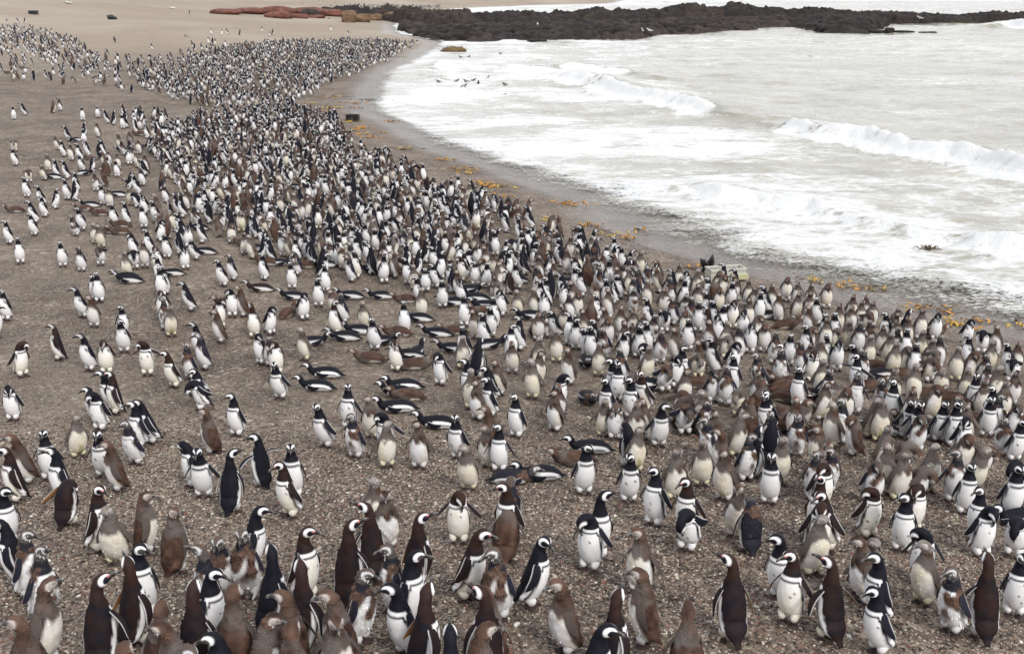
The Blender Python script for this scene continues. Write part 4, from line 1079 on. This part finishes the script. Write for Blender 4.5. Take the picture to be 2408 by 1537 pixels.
# ---- all the others: one crowd
from collections import defaultdict
poly = {  # picture polygons, chance of a bird, spacing in metres
    'main': ([(470, 262), (560, 252), (700, 250), (790, 268), (812, 300), (840, 345), (905, 355), (965, 385), (1040, 425), (1110, 438), (1180, 470), (1290, 515), (1360, 548), (1470, 590), (1560, 625), (1640, 650), (1700, 660),
              (1660, 690), (1100, 668), (760, 625), (600, 595), (480, 500), (420, 420), (360, 340), (400, 290)], .90, .42),
    'main_left': ([(285, 262), (400, 258), (420, 330), (430, 430), (520, 560), (430, 600), (330, 500), (230, 420), (170, 350), (300, 330)], .40, .50),
    'far': ([(520, 108), (700, 96), (860, 92), (975, 96), (1002, 100), (985, 112), (905, 138), (835, 165), (780, 185), (725, 220), (690, 245), (500, 240), (400, 225), (330, 195), (300, 170), (400, 150)], .86, .62),
    'far_left': ([(0, 80), (120, 70), (210, 115), (330, 130), (500, 100), (520, 120), (420, 160), (330, 190), (300, 215), (200, 190), (110, 190), (0, 175)], .24, .75),
    'far_bank': ([(0, 62), (60, 60), (140, 82), (190, 95), (215, 130), (100, 120), (0, 115)], .55, .80),
    'strip': ([(790, 13), (930, 12), (1035, 13), (1035, 19), (930, 20), (800, 21)], .75, .9),
    'strip2': ([(560, 4), (900, 4), (900, 12), (700, 14), (560, 12)], .03, 1.4),
    'open': ([(0, 180), (300, 215), (700, 250), (300, 262), (200, 330), (0, 300)], .012, .9),
    'upper_open': ([(200, 70), (520, 70), (760, 62), (760, 88), (500, 105), (300, 120)], .016, 1.0),
}
def inside(px, py, pl):
    r = np.zeros(px.shape, bool); n = len(pl)
    for i in range(n):
        x0, y0 = pl[i]; x1, y1 = pl[(i + 1) % n]
        c = ((y0 > py) != (y1 > py)) & (px < (x1 - x0) * (py - y0) / (y1 - y0 + 1e-9) + x0)
        r ^= c
    return r
crowd = []
occ = defaultdict(list)
def free(x, y, d):
    cx, cy = int(x // 1), int(y // 1)
    for a in (-1, 0, 1):
        for b_ in (-1, 0, 1):
            for (u, v) in occ[(cx + a, cy + b_)]:
                if (u - x) ** 2 + (v - y) ** 2 < d * d: return False
    return True
for b in birds: occ[(int(b['P'][0] // 1), int(b['P'][1] // 1))].append((b['P'][0], b['P'][1]))
rc = np.random.RandomState(5)
for nm, (pl, prob, sp_) in poly.items():
    g = [ground_at(x, y) for x, y in pl]
    x0, x1 = min(q[0] for q in g) - 2, max(q[0] for q in g) + 2; y0, y1 = min(q[1] for q in g) - 3, max(q[1] for q in g) + 3
    xs = np.arange(x0, x1, sp_); ys = np.arange(y0, y1, sp_ * .866)
    X, Y = np.meshgrid(xs, ys); X = X + (np.arange(len(ys)) % 2)[:, None] * sp_ / 2
    X = X + rc.uniform(-.36, .36, X.shape) * sp_; Y = Y + rc.uniform(-.36, .36, X.shape) * sp_
    X, Y = X.ravel(), Y.ravel(); Z = terrain(X, Y)
    px, py = project(np.stack([X, Y, Z + .3], -1))
    ok = inside(px + 9 * fbm(X * .5, Y * .5, 2, 3), py + 3 * fbm(X * .4, Y * .4, 2, 7), pl)
    pr = prob * (1 + (.35 if prob > .3 else .9) * fbm(X * .28, Y * .28, 3, 19)) 
    ok &= rc.uniform(size=X.shape) < pr
    ok &= Z > .06
    for x, y, z in zip(X[ok], Y[ok], Z[ok]):
        if free(x, y, sp_ * .62):
            occ[(int(x // 1), int(y // 1))].append((x, y)); crowd.append((x, y, z))
LOW = {}
def low(pose, kind, seed, hy, lod, wing=.12):
    k = (pose, kind, seed, hy, lod, wing)
    if k not in LOW:
        vs, ts, cs, n0 = [], [], [], 0
        for nme, v, f, c, mt in penguin_parts(pose, kind, seed, hy, wing, [.04, .14, .22, .10][seed % 4] if pose in 'shu' else 0.0, lod):
            vs.append(v); cs.append(c)
            for q in f:
                q = np.asarray(q)
                if q.shape[1] == 4: ts.append(np.concatenate([q[:, :3], q[:, [0, 2, 3]]]) + n0)
                else: ts.append(q + n0)
            n0 += len(v)
        LOW[k] = (np.concatenate(vs), np.concatenate(ts), np.concatenate(cs))
    return LOW[k]
VV, FF, CC, nv_ = [], [], [], 0
def put(x, y, z, yaw, s, pose, kind, seed, hy, lod):
    global nv_
    v, f, c = low(pose, kind, seed, hy, lod)
    a = math.radians(-90 + yaw); ca, sa = math.cos(a), math.sin(a)
    q = v * s
    VV.append(np.stack([q[:, 0] * ca - q[:, 1] * sa + x, q[:, 0] * sa + q[:, 1] * ca + y, q[:, 2] + z], -1))
    FF.append(f + nv_); CC.append(c); nv_ += len(v)
for b in REST:
    put(*b['P'], b['yaw'], b['s'], b['pose'], b['kind'], b['i'] % 4, round(b['hy'] / 45) * 45, 2)
pk = random.Random(3)
for x, y, z in crowd:
    far_ = y > 52
    pose = pk.choices('shpblu', [.46, .18, .14, .04, .10, .08])[0]
    kind = pk.choices('AJCMR', [.46, .22, .11, .14, .07] if y < 45 else [.62, .14, .06, .10, .08])[0]
    yaw = pk.gauss(-25, 55) if pk.random() < .8 else pk.uniform(90, 270)
    if pose == 'l': yaw = pk.choice([-88, -80, -95, 85, -70])
    put(x, y, z, yaw, pk.uniform(.93, 1.08), pose, kind, pk.randrange(4), pk.choice([-45, 0, 0, 45]), 3 if far_ else 2)
print('crowd', len(crowd), 'rest', len(REST), 'verts', nv_, 'tris', sum(len(f) for f in FF))
cr = mesh_obj('penguin_crowd', np.concatenate(VV), np.concatenate(FF), M_PL, cols=np.concatenate(CC))
tag(cr, kind='stuff')
# ------------------------------------------------------------------ kelp, crates and other things washed up
M_KO = paint('kelp_orange', (.42, .19, .012), .35, .5)
M_KY = paint('kelp_yellow', (.40, .26, .03), .35, .5)
M_KB = paint('kelp_brown', (.085, .045, .018), .4, .5)
def ribbons(n, w, d, seed, hmax=.05, len_=(.12, .4)):
    r = np.random.RandomState(seed); V, F, k = [], [], 0
    for i in range(n):
        L = r.uniform(*len_); m_ = 9; s = np.linspace(0, 1, m_)
        a0 = r.uniform(0, 6.28) if r.rand() < .4 else r.normal(0, .5); curl = r.normal(0, 1.6)
        ang = a0 + curl * s; step = L / m_
        x = np.cumsum(np.cos(ang)) * step + r.normal(0, w / 3.2); y = np.cumsum(np.sin(ang)) * step + r.normal(0, d / 3.2)
        z = .008 + hmax * np.abs(np.sin(s * r.uniform(2, 6) + r.uniform(0, 3))) * r.uniform(.2, 1)
        bw = r.uniform(.012, .032) * np.sin(np.clip(s * .9 + .1, 0, 1) * math.pi) ** .5 * (1 + .3 * np.sin(s * 17))
        nx, ny = -np.sin(ang), np.cos(ang); tw = np.sin(s * r.uniform(1, 5) + r.uniform(0, 6)) * .6
        for top in (0, 1):
            for sg in (-1, 1):
                V.append(np.stack([x + sg * nx * bw, y + sg * ny * bw, z + sg * bw * tw + top * .004], -1))
        b = k
        f = []
        for j in range(m_ - 1):
            A, B, C, D_ = b + j, b + m_ + j, b + 2 * m_ + j, b + 3 * m_ + j
            f += [[A, A + 1, B + 1, B], [C, D_, D_ + 1, C + 1], [A, C, C + 1, A + 1], [B, B + 1, D_ + 1, D_]]
        F.append(np.array(f)); k += 4 * m_
    return np.concatenate(V), np.concatenate(F)
KELP = [  # picture x, y, width m, orange share, words
    (913, 134, 1.9, .2), (780, 229, 1.5, .5), (730, 243, .55, 1), (821, 243, 1.5, .4), (867, 236, 1.2, 0), (776, 255, .8, 1), (832, 254, .45, .6), (751, 264, .45, 1),
    (822, 287, .9, 1), (920, 286, .6, .5), (846, 302, .8, 1), (836, 308, .45, 1), (853, 316, .5, 1), (898, 313, .35, .6), (868, 325, .7, .8), (955, 352, .9, .3), (1040, 377, .8, .7), (1078, 399, 1.0, .9),
    (1098, 408, .6, 1), (1127, 434, 1.0, 1), (1150, 440, .5, 1), (1184, 441, .6, .6), (1173, 462, .6, 1), (1328, 481, 1.3, .9), (1296, 517, .4, .9), (1380, 530, .4, .8), (1434, 554, .8, .9), (1460, 561, .4, 1), (1501, 542, .22, .7),
    (1642, 632, .35, .8), (1976, 673, .35, 1), (2008, 677, .9, .4), (2065, 682, .3, .8), (2160, 727, .8, .9), (2205, 735, .4, .3), (2232, 757, .35, 1), (2250, 765, .5, 1), (2296, 757, .4, .6), (2385, 770, .4, .7), (1905, 660, .3, .8)]
ORDS = 'first second third fourth fifth sixth seventh eighth ninth tenth eleventh twelfth thirteenth fourteenth fifteenth sixteenth seventeenth eighteenth nineteenth twentieth'.split()
KELP.sort(key=lambda k: k[1])
for i, (x, y, w_, og) in enumerate(KELP):
    P = ground_at(x, y); s = 1.0 if w_ > .6 else .8
    root = empty('kelp_clump', P, 0)
    nn_ = int(6 + 9 * w_)
    hue = 'orange' if og > .7 else ('brown' if og < .35 else 'mixed orange and brown')
    half = len(KELP) // 2
    if i < half: lab = f'{hue} kelp on the tideline, {ORDS[i]} clump counted from the far end'
    else: lab = f'{hue} kelp on the tideline, {ORDS[len(KELP) - 1 - i]} clump counted from the near end'
    tag(root, lab, 'kelp', 'washed-up kelp along the tideline')
    if og > 0:
        v, f = ribbons(max(3, int(nn_ * og)), w_, .35 + .2 * w_, 400 + i, .09, (.15, .15 + .35 * w_)); mesh_obj('blade', v, f, M_KO if i % 3 else M_KY, root)
    if og < 1:
        v, f = ribbons(max(3, int(nn_ * (1 - og))), w_ * 1.3, .35 + .15 * w_, 450 + i, .07, (.2, .2 + .5 * w_)); mesh_obj('stem', v, f, M_KB, root)
for x, y, w_, lab in ((1066, 121, 1.9, 'mound of yellow-brown kelp lying in the shallow water before the reef'), (2186, 592, .45, 'scrap of brown weed floating in the foam at the right')):
    P = on_level(x, y, 0); root = empty('kelp_heap', (P[0], P[1], .05), 0); tag(root, lab, 'kelp')
    v, f = ribbons(int(40 * w_), w_, .5 * w_, 490, .35 if w_ > 1 else .08, (.3, 1.0) if w_ > 1 else (.1, .35)); mesh_obj('blade', v * (1, 1, 1.2), f, NT('kelp_ochre').set(Base=(.085, .052, .016), Rough=.5), root)
    if w_ > 1:
        q = rv2 * (1 + .3 * Noise(5)(rv2, .5)[:, None]) * (1.15, .9, .42); mesh_obj('mat', q, rf2, paint('kelp_mat', (.10, .06, .02)), root)

def box(c, s):
    c, s = np.array(c, float), np.array(s, float) / 2
    v = np.array([[a, b, d] for a in (-1, 1) for b in (-1, 1) for d in (-1, 1)]) * s + c
    return v, np.array([[0, 1, 3, 2], [4, 6, 7, 5], [0, 4, 5, 1], [2, 3, 7, 6], [0, 2, 6, 4], [1, 5, 7, 3]])
def boxes(L):
    V, F = [], []
    for i, (c, s) in enumerate(L):
        v, f = box(c, s); V.append(v); F.append(f + 8 * i)
    return np.concatenate(V), np.concatenate(F)
# black fish crate on the shingle
P = ground_at(830, 284); cx = empty('black_crate', P, math.radians(-6)); tag(cx, 'black plastic crate with a slotted front lying alone on the shingle by the tideline', 'crate')
M_BK = paint('black_plastic', (.008, .008, .009), .4, .5); M_BK2 = paint('scuffed_plastic', (.10, .10, .10), .6)
W, D_, H = .56, .38, .27
for nme, c, s in (('side_wall', (0, -D_ / 2, H / 2), (W, .02, H)), ('side_wall', (0, D_ / 2, H / 2), (W, .02, H)), ('end_wall', (-W / 2, 0, H / 2), (.02, D_ - .022, H)), ('end_wall', (W / 2, 0, H / 2), (.02, D_ - .022, H)), ('base', (0, 0, .012), (W - .03, D_ - .03, .02))):
    v, f = box(c, s); mesh_obj(nme, v, f, M_BK, cx, smooth_shade=False)
v, f = boxes([((0, -D_ / 2, H + .004), (W + .04, .045, .022)), ((0, D_ / 2, H + .004), (W + .04, .045, .022)), ((-W / 2, 0, H + .004), (.045, D_ - .05, .022)), ((W / 2, 0, H + .004), (.045, D_ - .05, .022)), ((-W / 2 + .01, -D_ / 2, H + .03), (.05, .05, .03)), ((W / 2 - .01, -D_ / 2, H + .03), (.05, .05, .03))])
mesh_obj('rim', v, f, M_BK, cx, smooth_shade=False)
v, f = boxes([((x_, -D_ / 2 - .012, z_), (.022, .006, .035)) for x_ in (-.035, 0, .035) for z_ in (.05, .10, .15)])
mesh_obj('slot', v, f, M_BK2, cx, smooth_shade=False)
# white basket behind the crowd
P = ground_at(1705, 656); bk = empty('white_basket', P, math.radians(14)); tag(bk, 'large white slatted plastic basket standing at the waterline behind the crowd', 'basket')
M_WP = NT('white_plastic'); M_WP.set(Base=(.46, .46, .41), Rough=.6); M_WP = M_WP.m
M_YP = paint('yellowed_plastic', (.36, .35, .22), .6)
W, D_, H = .80, .34, .25
def slat_wall(x0, y0, x1, y1, n):
    L = []
    for i in range(n + 1):
        t_ = i / n; L.append(((x0 + (x1 - x0) * t_, y0 + (y1 - y0) * t_, H / 2), (.014, .014, H)))
    return L
for nme, q in (('slat_wall', slat_wall(-W / 2, -D_ / 2, W / 2, -D_ / 2, 26)), ('slat_wall', slat_wall(-W / 2, D_ / 2, W / 2, D_ / 2, 26)), ('slat_wall', slat_wall(-W / 2, -D_ / 2 + .03, -W / 2, D_ / 2 - .03, 14)), ('slat_wall', slat_wall(W / 2, -D_ / 2 + .03, W / 2, D_ / 2 - .03, 14))):
    v, f = boxes(q); mesh_obj(nme, v, f, M_WP, bk, smooth_shade=False)
v, f = boxes([((0, s_ * (D_ / 2 + .002), z_), (W + .05, .022, .03)) for s_ in (-1, 1) for z_ in (H + .01, .15)] + [((s_ * (W / 2 + .002), 0, z_), (.022, D_ - .03, .03)) for s_ in (-1, 1) for z_ in (H + .01, .15)])
mesh_obj('rim', v, f, M_WP, bk, smooth_shade=False)
v, f = boxes([((0, 0, .02), (W - .04, D_ - .04, .03)), ((.25, -.1, .09), (.40, .30, .11))]); mesh_obj('base', v, f, M_YP, bk, smooth_shade=False)
# torn black bucket left of it
P = ground_at(1662, 640); bu = empty('black_bucket', P, .3); tag(bu, 'torn black plastic bucket sticking up behind the crowd, left of the white basket', 'bucket')
th_ = np.linspace(0, 2 * math.pi, 20, endpoint=False); hh_ = .26 + .10 * np.sin(th_ * 2 + 1) + .04 * np.sin(th_ * 5)
Vb = []
for rr_, zf in ((.12, 0), (.135, .35), (.15, .7), (.165, 1.0), (.150, 1.0), (.135, .7), (.12, .35), (.105, .04)):
    Vb.append(np.stack([rr_ * np.cos(th_), rr_ * np.sin(th_), hh_ * zf], -1))
mesh_obj('shell', np.concatenate(Vb), grid_faces(8, 20, True), M_BK, bu)
v, f = box((.0, 0, .02), (.12, .12, .012)); mesh_obj('bottom', v, f, M_BK, bu)

# ---- birds in the water and on the rocks
def swimmer(x, y, yaw, lab, dip=.13, pose='l'):
    P = on_level(x, y, .08)
    r = make_penguin((P[0], P[1], -dip + .10), yaw, .85, (pose, 'A', 2, 0, .1, -.18, 1), lab, 'penguins swimming off the beach')
    r.name = 'swimming_penguin'
SW = [(1033, 191, -80, 'swimming penguin with raised neck nearest the beach, left of the others in the shallows'), (1073, 189, 70, 'swimming penguin right of the one nearest the beach, half hidden by foam'),
      (1097, 190, -100, 'swimming penguin in the middle of the group, beak to the left'), (1091, 201, 120, 'swimming penguin lowest left of the middle of the group'),
      (1112, 188, 80, 'swimming penguin just right of the middle of the group'), (1125, 194, 180, 'swimming penguin seen from behind, right of the middle of the group'),
      (1147, 182, 150, 'swimming penguin farthest out of the middle group'), (1188, 197, -70, 'swimming penguin alone on the right of the group, upright neck'),
      (1195, 224, -60, 'swimming penguin nearest the viewer, alone in the grey water'), (1085, 134, -80, 'swimming penguin just off the kelp mound, low in the water'),
      (1101, 133, 60, 'swimming penguin right of the one by the kelp mound'), (1178, 126, -70, 'lone swimming penguin far out towards the reef'),
      (1909, 134, -85, 'lone bird floating far out on the open sea at the right')]
for x, y, a, l in SW: swimmer(x, y, a, l)
def on_reef(x, y, dist, z, yaw, lab, nm='penguin', pose='s', kind='A', s=1.0, cat='penguin'):
    d = ray(x, y); k = dist / d[1]
    r = make_penguin((d[0] * k, dist, CAMZ + d[2] * k - .3), yaw, s, (pose, kind, 1, 0, .1, 0.0, 1), lab, None); r.name = nm; r['category'] = cat
    return r
on_reef(1264, 56, 136, 1, 10, 'lone white-fronted penguin standing on the dark reef shelf')

def gull(x, y, dist, white, yaw, lab):
    d = ray(x, y); k = dist / d[1]
    r = empty('gull', (d[0] * k, dist, CAMZ + d[2] * k), math.radians(yaw), 1.5); tag(r, lab, 'gull')
    t = np.linspace(0, 1, 16); th = np.linspace(0, 2 * math.pi, 12, endpoint=False)
    X = np.interp(t, [0, .5, .8, 1], [-.28, .05, .17, .24]); Z = np.interp(t, [0, .3, .6, .8, .92, 1], [.13, .17, .19, .25, .29, .28])
    rd = np.interp(t, [0, .2, .45, .65, .8, .92, 1], [.005, .04, .075, .06, .033, .034, .008])
    V = np.stack([X[:, None] + 0 * th, rd[:, None] * np.sin(th), Z[:, None] + rd[:, None] * np.cos(th)], -1).reshape(-1, 3)
    c = np.broadcast_to(WHITE if white else DARK * 2, V.shape)
    mesh_obj('body', V, grid_faces(16, 12, True), M_PL, r, cols=c)
    w_ = np.stack([X[2:11, None] + 0 * th, rd[2:11, None] * 1.12 * np.sin(th), Z[2:11, None] + rd[2:11, None] * 1.06 * np.maximum(np.cos(th), -.1) + .004], -1).reshape(-1, 3)
    mesh_obj('wing', w_, grid_faces(9, 12, True), M_PL, r, cols=np.broadcast_to(np.array([.20, .21, .23]) if white else DARK, w_.shape))
    v, f = box((.27, 0, .275), (.06, .012, .014)); mesh_obj('beak', v, f, M_BILL, r, cols=np.tile([.5, .3, .05], (8, 1)))
    v, f = boxes([((0, .03, .05), (.01, .01, .11)), ((0, -.03, .05), (.01, .01, .11))]); mesh_obj('leg', v, f, M_BILL, r, cols=np.tile([.3, .15, .05], (16, 1)))
gull(1738, 12, 151, False, 0, 'dark bird perched on top of the tall dark reef block')
gull(1511, 77, 124, True, 100, 'left one of two white gulls at the foot of the reef')
gull(1528, 77, 124, True, 200, 'right one of two white gulls at the foot of the reef')
gull(2163, 47, 140, True, 160, 'white gull resting on the big front rock')

# drift wood, a box and a dark scrap far up the beach
def scrap(nm, x, y, s, m_, lab, cat, rz=0, seed=1):
    P = ground_at(x, y); q = rv2 * (1 + .25 * Noise(seed)(rv2, .7)[:, None]) * np.array(s)
    o = mesh_obj(nm, q, rf2, m_); o.location = (P[0], P[1], P[2] + s[2] * .7); o.rotation_euler = (0, .2, rz); tag(o, lab, cat)
scrap('dark_scrap', 263, 46, (.55, .4, .28), M_BK, 'dark torn scrap lying alone high on the sand at upper left', 'debris', .3, 3)
scrap('plastic_scrap', 407, 21, (.5, .3, .14), M_WP, 'white scrap lying on the upper sand, right of the dark one', 'debris', .1, 5)
scrap('plastic_scrap', 163, 9, (.6, .4, .16), M_WP, 'white scrap near the top left edge of the beach', 'debris', 1, 6)
P = ground_at(79, 34); v, f = boxes([((0, 0, .2), (1.0, .5, .36)), ((0, 0, .40), (1.06, .56, .04))]); o = mesh_obj('crate', v, f, M_BK, smooth_shade=False); o.location = P; tag(o, 'small dark crate on the gravel bank at the far upper left', 'crate')

# far scattered penguins on the open sand
FAR = [(497, 68), (521, 70), (535, 68), (563, 70), (774, 42), (777, 62), (820, 72), (445, 25), (520, 118), (15, 45), (42, 43), (57, 43), (490, 88), (505, 92), (453, 96), (456, 104), (530, 96), (630, 92), (668, 88), (640, 70), (735, 88),
       (30, 252), (57, 243), (122, 238), (139, 233), (192, 254), (252, 260), (264, 264), (228, 290), (287, 272), (160, 298), (194, 292), (172, 300), (195, 306), (296, 270)]
VF, FF2, CF, nf_ = [], [], [], 0
VV, FF, CC, nv_ = [], [], [], 0
for i, (x, y) in enumerate(FAR):
    P = ground_at(x, y, .55); ps = 'l' if (x, y) in ((172, 300),) else 's'
    put(*P, [-30, 20, -70, 130][i % 4] if i != 29 else 0, 1.05, ps, 'AAAJM'[i % 5] if i < 29 else 'A', i % 4, 0, 2)
o = mesh_obj('distant_penguins', np.concatenate(VV), np.concatenate(FF), M_PL, cols=np.concatenate(CC)); tag(o, kind='stuff')

# moulted feathers and crumbs of weed strewn over the shingle: nobody could count them
def strew(name, n, mat, L, wd, ymax, seed, dens=1.0):
    r = np.random.RandomState(seed); y = np.sqrt(r.uniform(25, ymax ** 2, n)); x = r.uniform(-1, 1, n) * (y * .5 + 1); x = np.minimum(x, shore_x(y) - .8)
    z = terrain(x, y) + .012; a = r.uniform(0, 6.28, n); V, F = [], []
    l = r.uniform(*L, n); cu = r.normal(0, .5, n)
    m_ = 4
    for j in range(m_):
        s = j / (m_ - 1) - .5; aa = a + cu * s
        for sg in (-1, 1):
            V.append(np.stack([x + np.cos(aa) * l * s - np.sin(aa) * sg * wd * (1 - abs(s)), y + np.sin(aa) * l * s + np.cos(aa) * sg * wd * (1 - abs(s)), z + .006 * (1 - 4 * s * s) + r.uniform(0, .004, n)], -1))
    V = np.stack(V, 1).reshape(-1, 3); b = np.arange(n)[:, None] * (2 * m_)
    F = np.concatenate([b + np.array([[2 * j, 2 * j + 2, 2 * j + 3, 2 * j + 1]]) for j in range(m_ - 1)])
    tag(mesh_obj(name, V, F, mat), kind='stuff')
strew('moulted_feathers', 1300, paint('feather_white', (.62, .61, .57), .8), (.02, .045), .0025, 24, 1)
strew('weed_crumbs', 1500, paint('weed_crumb', (.03, .018, .010), .7), (.03, .10), .007, 30, 2)
strew('orange_crumbs', 90, M_KO, (.02, .06), .006, 40, 3)
